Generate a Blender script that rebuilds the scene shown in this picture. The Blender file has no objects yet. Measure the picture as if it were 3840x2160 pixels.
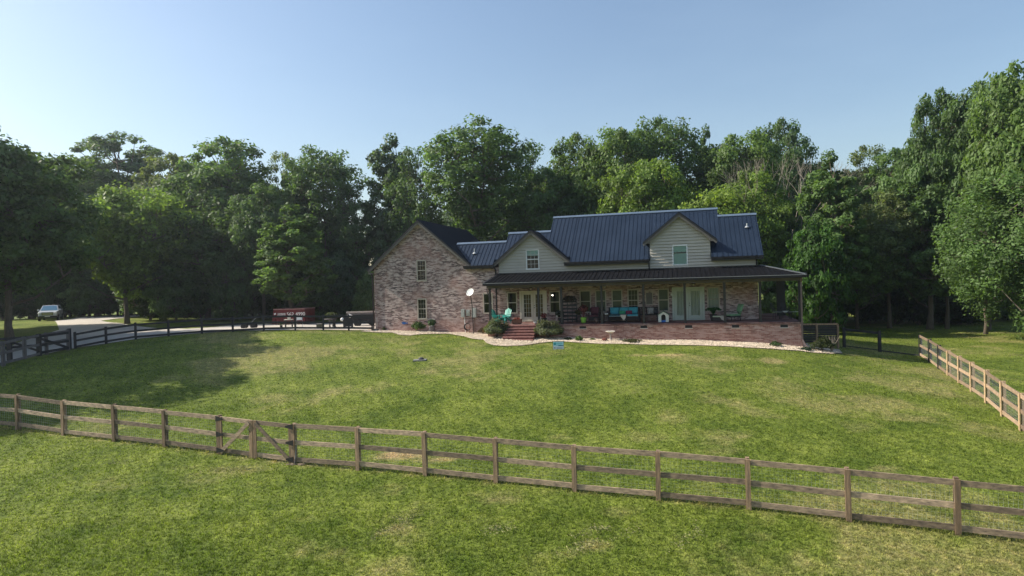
import math
SUN = (math.radians(-80), math.radians(38)); SUNE = 5.0; SKY = (1.25, 1.6, 1.6, .108); EXPO = 0.62; HAZE = 0.0004
OFF = [('a', -38, 35.5, 17, 6), ('b', -39.5, 42, 19, 6), ('a', -47, 38, 17, 7), ('b', -43.5, 49.5, 16, 6.5), ('a', -55, 50, 17, 7), ('a', -37, 29.8, 13, 4.5), ('b', -53, 61, 16, 6.5)]
import bpy, math, random
import numpy as np
from mathutils import Vector, Matrix, noise, geometry
random.seed(7); RNG = np.random.default_rng(7)
col = bpy.context.scene.collection
R = math.radians
sc = bpy.context.scene

# ------------------------------------------------------------------ camera model
F, CX, CY, CAMZ = 2367., 1920., 1080., 4.04
PITCH, ROLL, YAW = math.atan(23.5/F), R(1.65), R(15.1)
fw = Vector((0, math.cos(PITCH), -math.sin(PITCH))); u0 = Vector((0, math.sin(PITCH), math.cos(PITCH))); r0 = Vector((1, 0, 0))
RT = math.cos(ROLL)*r0 - math.sin(ROLL)*u0; UP = math.cos(ROLL)*u0 + math.sin(ROLL)*r0
HX = Vector((math.cos(YAW), -math.sin(YAW), 0)); HY = Vector((math.sin(YAW), math.cos(YAW), 0))
YW, FL = 43.5, 1.20                       # distance of the front wall plane, porch floor height
HROOT = HY*YW
def ray(px, py): return fw + RT*((px-CX)/F) - UP*((py-CY)/F)
def at_depth(px, py, Y):
    d = ray(px, py); t = Y/d.y; return Vector((d.x*t, Y, CAMZ+d.z*t))
def H2W(x, y, z=0): return HROOT + HX*x + HY*y + Vector((0, 0, z+FL))
def hray(px, py, y):                       # photo point on the house plane y -> house-local x, z(rel. floor)
    d = ray(px, py); t = (YW+y)/d.dot(HY); w = d*t; return w.dot(HX), w.z+CAMZ-FL

# ------------------------------------------------------------------ terrain
ctl = []
def C_(x, y, z): ctl.append((x, y, z))
def onplane(px, py, A, B):
    d = ray(px, py); n = (-(B[1]-A[1]), B[0]-A[0]); t = (A[0]*n[0]+A[1]*n[1])/(d.x*n[0]+d.y*n[1])
    return Vector((d.x*t, d.y*t, CAMZ+d.z*t))
FA, FB = (-20.3, 25.2), (10.4, 15.2)
P1 = [(-110, 1588), (70, 1605), (242, 1632), (433, 1652), (622, 1675), (826, 1702), (1106, 1738), (1345, 1757), (1597, 1780), (1862, 1810), (2156, 1842), (2470, 1872), (2808, 1908), (3182, 1955), (3590, 2003), (4045, 2056)]
RA, RB = (18., 22.4), (25.4, 39.8)
P2 = [(3912, 1678), (3833, 1615), (3763, 1560), (3702, 1508), (3647, 1470), (3600, 1440), (3559, 1412), (3523, 1386), (3488, 1360), (3453, 1338)]
LA, LB = (-29.6, 43.), (-10.75, 47.5)
P3 = [(283, 1310), (399, 1289), (510, 1273), (633, 1263), (758, 1252), (874, 1248), (990, 1241), (1108, 1239), (1213, 1239), (1308, 1238), (1396, 1240)]
L2A, L2B = (-27.6, 34.), (-29.9, 43.)
P4 = [(-80, 1400), (12, 1373), (93, 1350), (175, 1329), (256, 1312)]
W1 = [onplane(x, y, FA, FB) for x, y in P1]
W2 = [onplane(x, y, RA, RB) for x, y in P2]
W3 = [onplane(x, y, LA, LB) for x, y in P3]
W4 = [onplane(x, y, L2A, L2B) for x, y in P4]
for W in (W1[::2], W2[::2], W3[::2], W4[1::2]):
    for w in W: C_(w.x, w.y, w.z)
for (x, y, z) in [(-22.6, 0, -.55), (-18.9, -.3, -.68), (-15, -.5, -.82), (-12.4, -2.9, -.85), (-10.5, -4.6, -.93), (-8, -2.9, -.96), (-2.7, -2.9, -1.1), (2.1, -2.9, -1.2), (5.2, -2.9, -1.36), (6.9, -2.9, -1.6), (7, 4, -1.6), (-8, 12, -.8), (4, 12, -1.2), (-20, 12, -.6)]:
    w = H2W(x, y, z); C_(w.x, w.y, w.z)
for p in [(21.6, 42, -.95), (23, 40, -1.07), (-3, 10, -2.55), (8, 8, -2.9), (-15, 12, -2.2), (-30, 18, -1.4), (25, 12, -2.6), (0, 0, -3.2), (-20, 0, -2.8), (20, 0, -3.2),
          (32, 38, -1.5), (38, 50, -1.2), (24, 55, -.9), (10, 62, -.4), (50, 60, -1.4), (36, 26, -1.8), (-35, 48, .55), (-40, 56, .6), (-20, 56, .62), (-8, 60, .5), (-30, 64, .62),
          (-48, 66, .95), (-55, 76, 1.0), (-62, 86, .9), (-40, 80, .8), (-60, 60, .7), (-45, 40, .1), (-60, 25, -.6), (-20, 84, .4), (5, 84, .1), (40, 84, -.8), (70, 40, -1.6), (60, 100, -.6), (-10, 110, 0), (-90, 110, .5), (-95, 50, .3), (90, 90, -1), (90, 10, -2), (-90, 0, -1.5), (100, 0, -2.2)]: C_(*p)
ctl = np.array(ctl)
def _phi(r2): return 0.5*r2*np.log(r2+1e-9)
_n = len(ctl); _P = np.c_[np.ones(_n), ctl[:, :2]]
_K = _phi(((ctl[:, None, :2]-ctl[None, :, :2])**2).sum(-1)) + np.eye(_n)*3.0
_A = np.block([[_K, _P], [_P.T, np.zeros((3, 3))]])
_S = np.linalg.solve(_A, np.r_[ctl[:, 2], 0, 0, 0])
def terr(x, y):
    x = np.asarray(x, float); y = np.asarray(y, float); sh = x.shape
    X = x.ravel(); Y = y.ravel(); out = np.empty(len(X))
    for i in range(0, len(X), 20000):
        a = X[i:i+20000]; b = Y[i:i+20000]
        k = _phi((a[:, None]-ctl[None, :, 0])**2+(b[:, None]-ctl[None, :, 1])**2)
        out[i:i+20000] = k@_S[:_n]+_S[_n]+_S[_n+1]*a+_S[_n+2]*b
    r = np.sqrt(X**2+(Y-45)**2); w = np.clip((r-75)/60, 0, 1); w = w*w*(3-2*w)
    out = out*(1-w)+(-.5)*w
    return out.reshape(sh)
def tz(x, y): return float(terr(np.array([x]), np.array([y]))[0])
def gp(px, py):                            # photo point -> point on the terrain
    d = ray(px, py); ts = np.arange(8, 140, .25); X = d.x*ts/d.y; Y = ts; Z = CAMZ+d.z*ts/d.y
    dz = Z-terr(X, Y); k = np.argmax(dz < 0)
    if dz[k] > 0: k = len(ts)-1
    f = dz[k-1]/(dz[k-1]-dz[k]) if k > 0 else 0
    t = ts[k-1]+.25*f
    return Vector((d.x*t/d.y, t, CAMZ+d.z*t/d.y))

# ------------------------------------------------------------------ materials
MATS = {}
def new_mat(name):
    m = bpy.data.materials.new(name); m.use_nodes = True; MATS[name] = m
    nt = m.node_tree; nt.nodes.clear(); return m, nt
def nd(nt, t, **kw):
    n = nt.nodes.new(t)
    for k, v in kw.items():
        if k in n.inputs.keys(): n.inputs[k].default_value = v
        else: setattr(n, k, v)
    return n
def c4(c): return (c[0], c[1], c[2], 1)
def ramp(nt, stops, interp='LINEAR'):
    n = nt.nodes.new('ShaderNodeValToRGB'); e = n.color_ramp.elements; n.color_ramp.interpolation = interp
    while len(e) < len(stops): e.new(.5)
    for i, (p, c) in enumerate(stops): e[i].position = p; e[i].color = c4(c)
    return n
def mixc(nt, fac, a, b, mode='MIX'):
    n = nt.nodes.new('ShaderNodeMix'); n.data_type = 'RGBA'; n.blend_type = mode
    for i, v in ((0, fac), (6, a), (7, b)):
        if isinstance(v, bpy.types.NodeSocket): nt.links.new(v, n.inputs[i])
        elif i == 0: n.inputs[0].default_value = v
        else: n.inputs[i].default_value = c4(v)
    return n.outputs[2]
def mth(nt, op, a, b=0.0, c=None):
    n = nt.nodes.new('ShaderNodeMath'); n.operation = op
    for i, v in enumerate((a, b) if c is None else (a, b, c)):
        if isinstance(v, bpy.types.NodeSocket): nt.links.new(v, n.inputs[i])
        else: n.inputs[i].default_value = v
    return n.outputs[0]
def mat(name, base, rough=.7, var=.25, scale=4., bump=.0, bscale=40., metal=0., spec=.5, stretch=(1, 1, 1), dark=None, emit=0, ov=0):
    """principled with two scales of colour variation and optional bump"""
    if name in MATS: return MATS[name]
    m, nt = new_mat(name); L = nt.links.new
    out = nd(nt, 'ShaderNodeOutputMaterial'); p = nd(nt, 'ShaderNodeBsdfPrincipled'); L(p.outputs[0], out.inputs[0])
    tc = nd(nt, 'ShaderNodeTexCoord'); mp = nd(nt, 'ShaderNodeMapping'); mp.inputs['Scale'].default_value = stretch
    L(tc.outputs['Object'], mp.inputs['Vector'])
    n1 = nd(nt, 'ShaderNodeTexNoise', Scale=scale, Detail=6., Roughness=.6); L(mp.outputs[0], n1.inputs['Vector'])
    lo = tuple(c*(1-var) for c in base) if dark is None else dark; hi = tuple(min(1, c*(1+var)) for c in base)
    rp = ramp(nt, [(.3, lo), (.7, hi)]); L(n1.outputs[0], rp.inputs[0]); csock = rp.outputs[0]
    if ov:
        oi = nd(nt, 'ShaderNodeObjectInfo'); cb = nd(nt, 'ShaderNodeCombineXYZ'); q = mth(nt, 'ADD', mth(nt, 'MULTIPLY', oi.outputs['Random'], 2*ov), 1-ov)
        for i in range(3): L(q, cb.inputs[i])
        csock = mixc(nt, 1., csock, cb.outputs[0], 'MULTIPLY')
    L(csock, p.inputs['Base Color'])
    rr = nd(nt, 'ShaderNodeMapRange'); rr.inputs['To Min'].default_value = max(0, rough-.1); rr.inputs['To Max'].default_value = min(1, rough+.1)
    L(n1.outputs[0], rr.inputs[0]); L(rr.outputs[0], p.inputs['Roughness'])
    p.inputs['Metallic'].default_value = metal; p.inputs['Specular IOR Level'].default_value = spec
    if bump:
        n2 = nd(nt, 'ShaderNodeTexNoise', Scale=bscale, Detail=4.); L(mp.outputs[0], n2.inputs['Vector'])
        b = nd(nt, 'ShaderNodeBump', Strength=bump, Distance=.02); L(n2.outputs[0], b.inputs['Height']); L(b.outputs[0], p.inputs['Normal'])
    if emit:
        p.inputs['Emission Color'].default_value = c4(base); p.inputs['Emission Strength'].default_value = emit
    return m

def brick_mat(name, c_lo, c_mid, c_hi, red, mortar, redbias, uniform=False):
    m, nt = new_mat(name); L = nt.links.new
    out = nd(nt, 'ShaderNodeOutputMaterial'); p = nd(nt, 'ShaderNodeBsdfPrincipled', Roughness=.85); L(p.outputs[0], out.inputs[0])
    p.inputs['Specular IOR Level'].default_value = .2
    tc = nd(nt, 'ShaderNodeTexCoord'); sp = nd(nt, 'ShaderNodeSeparateXYZ'); L(tc.outputs['Object'], sp.inputs[0])
    u = mth(nt, 'ADD', sp.outputs[0], sp.outputs[1])
    cb = nd(nt, 'ShaderNodeCombineXYZ'); L(u, cb.inputs[0]); L(sp.outputs[2], cb.inputs[1])
    bt = nd(nt, 'ShaderNodeTexBrick', Scale=1.0); bt.inputs['Brick Width'].default_value = .22; bt.inputs['Row Height'].default_value = .078
    bt.inputs['Mortar Size'].default_value = .008; bt.inputs['Mortar Smooth'].default_value = .3; bt.inputs['Bias'].default_value = 0
    bt.inputs['Color1'].default_value = (0, 0, 0, 1); bt.inputs['Color2'].default_value = (1, 1, 1, 1); bt.inputs['Mortar'].default_value = (.5, .5, .5, 1)
    L(cb.outputs[0], bt.inputs['Vector'])
    # brick tone: per-brick random shifted by soft patches, so light and dark bricks cluster
    bt2 = nd(nt, 'ShaderNodeTexBrick', Scale=1.0, offset=.37); bt2.inputs['Brick Width'].default_value = .66; bt2.inputs['Row Height'].default_value = .156; bt2.inputs['Mortar Size'].default_value = 0
    bt2.inputs['Color1'].default_value = (0, 0, 0, 1); bt2.inputs['Color2'].default_value = (1, 1, 1, 1); L(cb.outputs[0], bt2.inputs['Vector'])
    n1 = nd(nt, 'ShaderNodeTexNoise', Scale=1.3, Detail=5., Roughness=.6); L(cb.outputs[0], n1.inputs['Vector'])
    row = mth(nt, 'FLOOR', mth(nt, 'DIVIDE', sp.outputs[2], .078)); cs = nd(nt, 'ShaderNodeCombineXYZ')
    L(mth(nt, 'ADD', mth(nt, 'MULTIPLY', u, 1.5), mth(nt, 'MULTIPLY', row, 7.31)), cs.inputs[0]); L(mth(nt, 'MULTIPLY', row, 3.77), cs.inputs[1])
    ns = nd(nt, 'ShaderNodeTexNoise', Scale=1., Detail=3., Roughness=.65); L(cs.outputs[0], ns.inputs['Vector'])
    v = mth(nt, 'ADD', mth(nt, 'MULTIPLY', bt.outputs[0], .38), mth(nt, 'MULTIPLY', mth(nt, 'SUBTRACT', ns.outputs[0], .5), 1.9)); v = mth(nt, 'ADD', v, .30)
    v = mth(nt, 'ADD', v, mth(nt, 'MULTIPLY', mth(nt, 'SUBTRACT', n1.outputs[0], .5), .45))
    rp = ramp(nt, [(.22, c_lo), (.42, c_mid), (.62, c_hi), (.9, tuple(min(1, c*1.3) for c in c_hi))]); L(v, rp.inputs[0])
    n2 = nd(nt, 'ShaderNodeTexNoise', Scale=.55, Detail=4., Roughness=.6); L(cb.outputs[0], n2.inputs['Vector'])
    zf = nd(nt, 'ShaderNodeMapRange'); zf.inputs['From Min'].default_value = .2; zf.inputs['From Max'].default_value = 1.6; zf.inputs['To Min'].default_value = .30; zf.inputs['To Max'].default_value = 0
    L(sp.outputs[2], zf.inputs[0])
    rf = mth(nt, 'ADD', mth(nt, 'ADD', n2.outputs[0], zf.outputs[0]), redbias)
    rf2 = nd(nt, 'ShaderNodeMapRange'); rf2.inputs['From Min'].default_value = .5; rf2.inputs['From Max'].default_value = .68; rf2.inputs['To Max'].default_value = .85; L(rf, rf2.inputs[0])
    c = mixc(nt, rf2.outputs[0], rp.outputs[0], mixc(nt, .62, rp.outputs[0], red))
    n3 = nd(nt, 'ShaderNodeTexNoise', Scale=22., Detail=3.); L(tc.outputs['Object'], n3.inputs['Vector'])
    c = mixc(nt, .35, c, mixc(nt, n3.outputs[0], (.25, .25, .25), (1, 1, 1)), 'MULTIPLY')
    c = mixc(nt, bt.outputs[1], c, mortar)
    L(c, p.inputs['Base Color'])
    b = nd(nt, 'ShaderNodeBump', Strength=.8, Distance=.012); b.invert = True; L(bt.outputs[1], b.inputs['Height']); L(b.outputs[0], p.inputs['Normal'])
    return m
BRICK = brick_mat('whitewashed_brick', (.085, .058, .062), (.30, .20, .20), (.60, .48, .455), (.50, .25, .20), (.44, .36, .335), 0.02)
BRICKR = brick_mat('red_porch_brick', (.09, .05, .047), (.33, .20, .175), (.56, .45, .41), (.46, .20, .15), (.38, .31, .28), .02)
STEPM = mat('red_brick_tread', (.26, .125, .105), .8, .35, 5, .4, 30)
ROWL = brick_mat('rowlock_brick', (.05, .035, .035), (.19, .12, .11), (.36, .27, .25), (.3, .11, .09), (.20, .17, .16), .05)
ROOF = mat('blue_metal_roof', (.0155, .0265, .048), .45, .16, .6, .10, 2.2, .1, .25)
ROOF_SHADE = mat('shaded_metal_roof', (.009, .012, .020), .6, .15, .8, .04, 3, .0, .15)  # copy of the roof metal with the shade of unlit slopes in its colour
PROOF = mat('porch_metal_roof', (.0075, .0078, .0095), .9, .3, 1.2, .05, 6, .0, .04, stretch=(3, 1, 1))
SIDING = mat('greige_siding', (.44, .41, .36), .7, .06, 2, .1, 30)
TRIM = mat('greige_trim', (.14, .125, .11), .7, .08, 2)
DARKTRIM = mat('dark_bronze_trim', (.018, .016, .018), .5, .15, 3)
GUTTER = mat('bronze_gutter', (.016, .014, .015), .5, .1, 3, spec=.25)
CREAM = mat('cream_paint', (.60, .56, .47), .55, .05, 3)
WHITE = mat('white_paint', (.74, .75, .73), .5, .05, 3)
WINF = mat('sand_window_frame', (.46, .41, .35), .6, .06, 3)
POSTM = mat('dark_stained_post', (.022, .021, .019), .65, .25, 6, .2, 30, stretch=(6, 6, 1))
CEIL = mat('olive_porch_ceiling', (.16, .145, .10), .7, .1, 2)
FLOORM = mat('porch_floor', (.16, .13, .125), .75, .2, 3)
INT = mat('dim_interior_wall', (.10, .085, .075), .9, .2, 1)
BLIND = mat('pale_closed_blind', (.42, .47, .44), .8, .05, 2)
BLIND2 = mat('grey_green_shade', (.13, .15, .135), .8, .08, 2)
CURT = mat('white_curtain', (.62, .68, .62), .8, .15, 6, stretch=(8, 8, .3))
AQUA = mat('aqua_blind', (.55, .95, .88), .7, .05, 3)
BLACK = mat('matt_black', (.012, .012, .013), .6, .3, 5)
TEAL = mat('teal_paint', (.012, .30, .25), .45, .15, 4)
WOODG = mat('weathered_grey_wood', (.37, .27, .18), .85, .35, 3.2, .5, 40, stretch=(.55, 5, 5), dark=(.14, .105, .08), ov=.45)
WOODP = mat('weathered_post_wood', (.28, .185, .11), .85, .35, 3.0, .5, 40, stretch=(6, 6, .6), dark=(.11, .08, .055), ov=.35)
WOODN = mat('new_pine_wood', (.50, .35, .20), .75, .2, 3, .4, 40, stretch=(2, 2, 2), ov=.2)
WOODR = mat('pale_pine_rail', (.27, .19, .125), .8, .25, 3, .4, 40, stretch=(3, 1, 3), ov=.4)
FBLK = mat('black_painted_wood', (.016, .016, .020), .6, .3, 4, .2, 30)
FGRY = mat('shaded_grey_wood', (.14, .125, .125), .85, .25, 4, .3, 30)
CONC = mat('concrete_drive', (.46, .42, .37), .9, .14, .35, .15, 20)
STONE = mat('pale_gravel', (.38, .31, .22), .9, .35, 14, .8, 30, dark=(.30, .24, .18))
PEBBLE = mat('limestone_pebble', (.60, .50, .38), .9, .3, 3)
METAL = mat('galvanised_metal', (.42, .44, .45), .4, .12, 5, metal=.5)
GREYBOX = mat('grey_utility_box', (.42, .44, .42), .5, .1, 3)
BARKM = mat('grey_brown_bark', (.12, .095, .07), .95, .4, 3, .9, 18, stretch=(4, 4, .7))
BARKL = mat('pale_bark', (.30, .26, .21), .95, .35, 3, .8, 18, stretch=(3, 3, .8))

def glass_mat():
    m, nt = new_mat('window_glass'); L = nt.links.new
    out = nd(nt, 'ShaderNodeOutputMaterial'); tr = nd(nt, 'ShaderNodeBsdfTransparent'); tr.inputs[0].default_value = (.78, .80, .80, 1)
    gl = nd(nt, 'ShaderNodeBsdfGlossy', Roughness=.03); gl.inputs[0].default_value = (.9, .95, 1, 1)
    fr = nd(nt, 'ShaderNodeFresnel', IOR=1.5); mx = nd(nt, 'ShaderNodeMixShader')
    n = nd(nt, 'ShaderNodeTexNoise', Scale=1.5); b = nd(nt, 'ShaderNodeBump', Strength=.05); L(n.outputs[0], b.inputs['Height']); L(b.outputs[0], gl.inputs['Normal'])
    L(fr.outputs[0], mx.inputs[0]); L(tr.outputs[0], mx.inputs[1]); L(gl.outputs[0], mx.inputs[2]); L(mx.outputs[0], out.inputs[0])
    return m
GLASS = glass_mat()

def leaf_mat(name, trans=.45):
    m, nt = new_mat(name); L = nt.links.new
    out = nd(nt, 'ShaderNodeOutputMaterial')
    oi = nd(nt, 'ShaderNodeObjectInfo'); at = nd(nt, 'ShaderNodeAttribute', attribute_name='tint')
    f = mth(nt, 'ADD', mth(nt, 'MULTIPLY', at.outputs['Fac'], 1.1), .45)
    cb = nd(nt, 'ShaderNodeCombineXYZ')
    for i in range(3): L(f, cb.inputs[i])
    c = mixc(nt, 1.0, oi.outputs['Color'], cb.outputs[0], 'MULTIPLY')
    d = nd(nt, 'ShaderNodeBsdfPrincipled', Roughness=.55); d.inputs['Specular IOR Level'].default_value = .28; L(c, d.inputs['Base Color'])
    t = nd(nt, 'ShaderNodeBsdfTranslucent'); L(mixc(nt, 1.0, c, (1.35, 1.4, .6), 'MULTIPLY'), t.inputs[0])
    mx = nd(nt, 'ShaderNodeMixShader'); mx.inputs[0].default_value = trans
    L(d.outputs[0], mx.inputs[1]); L(t.outputs[0], mx.inputs[2]); L(mx.outputs[0], out.inputs[0])
    return m
LEAF = leaf_mat('leaf')

# ------------------------------------------------------------------ mesh helpers
class MB:
    def __init__(s): s.v = []; s.f = []
    def add(s, vs, fs):
        b = len(s.v); s.v += [tuple(v) for v in vs]; s.f += [tuple(b+i for i in f) for f in fs]; return s
    def box(s, x0, x1, y0, y1, z0, z1):
        return s.add([(x0, y0, z0), (x1, y0, z0), (x1, y1, z0), (x0, y1, z0), (x0, y0, z1), (x1, y0, z1), (x1, y1, z1), (x0, y1, z1)],
                     [(0, 3, 2, 1), (4, 5, 6, 7), (0, 1, 5, 4), (1, 2, 6, 5), (2, 3, 7, 6), (3, 0, 4, 7)])
    def bar(s, a, b, w, h, up=(0, 0, 1)):      # beam between two points: w sideways, h along 'up'
        a = Vector(a); b = Vector(b); d = (b-a).normalized(); up = Vector(up)
        if abs(d.dot(up)) > .98: up = Vector((0, 1, 0))
        sd = d.cross(up).normalized(); u = sd.cross(d).normalized(); vs = []
        for p in (a, b):
            for i, j in ((-1, -1), (1, -1), (1, 1), (-1, 1)): vs.append(p+sd*i*w/2+u*j*h/2)
        return s.add(vs, [(3, 2, 1, 0), (4, 5, 6, 7), (0, 1, 5, 4), (1, 2, 6, 5), (2, 3, 7, 6), (3, 0, 4, 7)])
    def tube(s, pts, rs, n=8, cap=True):
        pts = [Vector(p) for p in pts]; vs = []; fs = []
        if not hasattr(rs, '__len__'): rs = [rs]*len(pts)
        ref = Vector((.31, .17, .93))
        for i, p in enumerate(pts):
            d = (pts[min(i+1, len(pts)-1)]-pts[max(i-1, 0)]).normalized()
            a = d.cross(ref if abs(d.dot(ref)) < .9 else Vector((1, 0, 0))).normalized(); b = d.cross(a)
            for k in range(n): t = 2*math.pi*k/n; vs.append(p+(a*math.cos(t)+b*math.sin(t))*rs[i])
        for i in range(len(pts)-1):
            for k in range(n): fs.append((i*n+k, i*n+(k+1) % n, (i+1)*n+(k+1) % n, (i+1)*n+k))
        if cap: fs.append(tuple(range(n-1, -1, -1))); fs.append(tuple((len(pts)-1)*n+k for k in range(n)))
        return s.add(vs, fs)
    def lathe(s, prof, c=(0, 0, 0), n=20):
        vs = []; fs = []; m = len(prof)
        for r, z in prof:
            for k in range(n): t = 2*math.pi*k/n; vs.append((c[0]+r*math.cos(t), c[1]+r*math.sin(t), c[2]+z))
        for i in range(m-1):
            for k in range(n): fs.append((i*n+k, i*n+(k+1) % n, (i+1)*n+(k+1) % n, (i+1)*n+k))
        fs.append(tuple(range(n-1, -1, -1))); fs.append(tuple((m-1)*n+k for k in range(n)))
        return s.add(vs, fs)
    def slab(s, pts, t):                        # polygon thickened downward by t
        n = len(pts); top = [Vector(p) for p in pts]; bot = [p-Vector((0, 0, t)) for p in top]
        return s.add(top+bot, [tuple(range(n)), tuple(range(2*n-1, n-1, -1))]+[(i, i+n, (i+1) % n+n, (i+1) % n) for i in range(n)])
    def prism(s, poly, y0, y1):                 # polygon in xz extruded along y
        n = len(poly); vs = [(x, y0, z) for x, z in poly]+[(x, y1, z) for x, z in poly]
        return s.add(vs, [tuple(range(n)), tuple(range(2*n-1, n-1, -1))]+[(i, i+n, (i+1) % n+n, (i+1) % n) for i in range(n)])
    def ball(s, c, r, n=10, m=6, sq=(1, 1, 1), jit=0):
        pr = []; vs = []; fs = []
        for i in range(m+1):
            a = math.pi*i/m
            for k in range(n):
                t = 2*math.pi*k/n; j = 1+random.uniform(-jit, jit)
                vs.append((c[0]+r*sq[0]*math.sin(a)*math.cos(t)*j, c[1]+r*sq[1]*math.sin(a)*math.sin(t)*j, c[2]-r*sq[2]*math.cos(a)*j))
        for i in range(m):
            for k in range(n): fs.append((i*n+k, i*n+(k+1) % n, (i+1)*n+(k+1) % n, (i+1)*n+k))
        return s.add(vs, fs)
    def build(s, name, m, parent=None, zoff=0., smooth=False, fixn=True):
        me = bpy.data.meshes.new(name); v = s.v if not zoff else [(a, b, c+zoff) for a, b, c in s.v]
        me.from_pydata(v, [], s.f)
        if fixn:
            import bmesh
            bm = bmesh.new(); bm.from_mesh(me); bmesh.ops.recalc_face_normals(bm, faces=bm.faces); bm.to_mesh(me); bm.free()
        if isinstance(m, (list, tuple)):
            for q in m: me.materials.append(q)
        else: me.materials.append(m)
        if smooth:
            me.shade_smooth()
        me.update(); o = bpy.data.objects.new(name, me); col.objects.link(o)
        if parent is not None: o.parent = parent
        return o
def npmesh(name, V, Fq, m, attr=None, nper=4):
    me = bpy.data.meshes.new(name); nf = len(Fq)
    me.vertices.add(len(V)); me.vertices.foreach_set('co', np.ascontiguousarray(V, dtype=np.float32).ravel())
    me.loops.add(nf*nper); me.loops.foreach_set('vertex_index', np.ascontiguousarray(Fq, dtype=np.int32).ravel())
    me.polygons.add(nf); me.polygons.foreach_set('loop_start', np.arange(0, nf*nper, nper, dtype=np.int32))
    me.update(calc_edges=True)
    if attr is not None:
        for k, a in attr.items():
            at = me.attributes.new(k, 'FLOAT', 'POINT'); at.data.foreach_set('value', np.ascontiguousarray(a, dtype=np.float32))
    me.materials.append(m); return me
def link(name, me, parent=None):
    o = bpy.data.objects.new(name, me); col.objects.link(o)
    if parent is not None: o.parent = parent
    return o
def tag(o, label=None, cat=None, group=None, kind=None):
    if label: o['label'] = label
    if cat: o['category'] = cat
    if group: o['group'] = group
    if kind: o['kind'] = kind
    return o
def empty(name, loc, rz=0, label=None, cat=None, group=None):
    o = bpy.data.objects.new(name, None); col.objects.link(o); o.location = loc; o.rotation_euler = (0, 0, rz)
    o.empty_display_size = .2
    return tag(o, label, cat, group)
def dup(root, loc, rz=0, scale=None, label=None, group=None):
    r = root.copy(); col.objects.link(r); r.location = loc; r.rotation_euler = (0, 0, rz)
    if scale is not None: r.scale = scale
    if label: r['label'] = label
    if group: r['group'] = group
    for ch in list(root.children):
        c = ch.copy(); col.objects.link(c); c.parent = r
        for g in ch.children:
            d = g.copy(); col.objects.link(d); d.parent = c
    return r

# ------------------------------------------------------------------ lawn colour field (dry patches that belong to the ground)
_spots = []
def spot(px, py, rx, ry, s): p = gp(px, py); _spots.append((p.x, p.y, rx, ry, s))
for q in [(2400, 1332, .75, .35, .8), (2520, 1332, 1.1, .45, .95), (2625, 1350, .9, .6, .5), (2745, 1345, .9, .55, .6), (2895, 1352, .9, .8, .75), (2050, 1292, 1.2, .3, .7),
          (1500, 1705, 1.1, .55, 1.), (1640, 1722, .8, .4, .9), (3400, 1430, 2.2, 1.6, .45), (2440, 1640, .7, .6, .5), (2520, 1570, .6, .8, .5), (1290, 1290, 2.2, .9, .3), (1130, 1340, 2.6, 1., .2),
          (1500, 1975, .45, .25, .8), (1440, 2000, .3, .2, .8), (2215, 2045, .5, .3, .7), (2120, 2080, .3, .25, .6), (1150, 1950, .5, .2, .5), (2330, 1920, .7, .35, .5), (1880, 1880, .8, .3, .6), (1850, 1850, .9, .3, .4),
          (900, 1760, 1.3, .3, .6), (2100, 1640, .6, .4, .5), (2700, 1690, .8, .4, .5), (3330, 1760, .6, .3, .7), (3400, 1810, .4, .3, .6), (2860, 2020, .5, .25, .4), (1720, 1400, 1.5, .8, .35), (1350, 1330, 1.4, .5, .4),
          (3650, 2060, .6, .3, .4), (3310, 2130, .4, .2, .5), (200, 1240, 5, 1.5, .4)]: spot(*q)
_sp = np.array(_spots)
def vnoise(x, y, s, seed):
    rs = np.random.default_rng(seed); T = rs.random((64, 64)); a = x/s+31.7; b = y/s+17.3
    i = np.floor(a).astype(int); j = np.floor(b).astype(int); f = a-i; g = b-j; f = f*f*(3-2*f); g = g*g*(3-2*g)
    i %= 64; j %= 64; i2 = (i+1) % 64; j2 = (j+1) % 64
    return (T[i, j]*(1-f)+T[i2, j]*f)*(1-g)+(T[i, j2]*(1-f)+T[i2, j2]*f)*g
def dryf(x, y):
    n = .42*vnoise(x, y, 4.3, 1)+.26*vnoise(x+.6*y, y-.3*x, 1.7, 2)+.2*vnoise(x, y, .75, 3)+.12*vnoise(x, y, .33, 4)
    d = np.clip((n-.48)*2.9, 0, .6)
    for (a, b, rx, ry, s) in _sp:
        e = ((x-a)/rx)**2+((y-b)/ry)**2; e = e*(.65+.7*vnoise(x, y, .35, 9)); d = np.maximum(d, s*np.clip(1.35-e, 0, 1))
    fd = np.abs((x-FA[0])*(FB[1]-FA[1])-(y-FA[1])*(FB[0]-FA[0]))/math.hypot(FB[0]-FA[0], FB[1]-FA[1])
    d = np.maximum(d, np.clip(1-fd/.32, 0, 1)*(.3+.7*vnoise(x, y, .5, 14)))
    return np.clip(d, 0, 1)
def bumpf(x, y): return .045*(vnoise(x, y, 2.1, 5)-.5)+.03*(vnoise(x, y, .8, 6)-.5)
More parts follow.
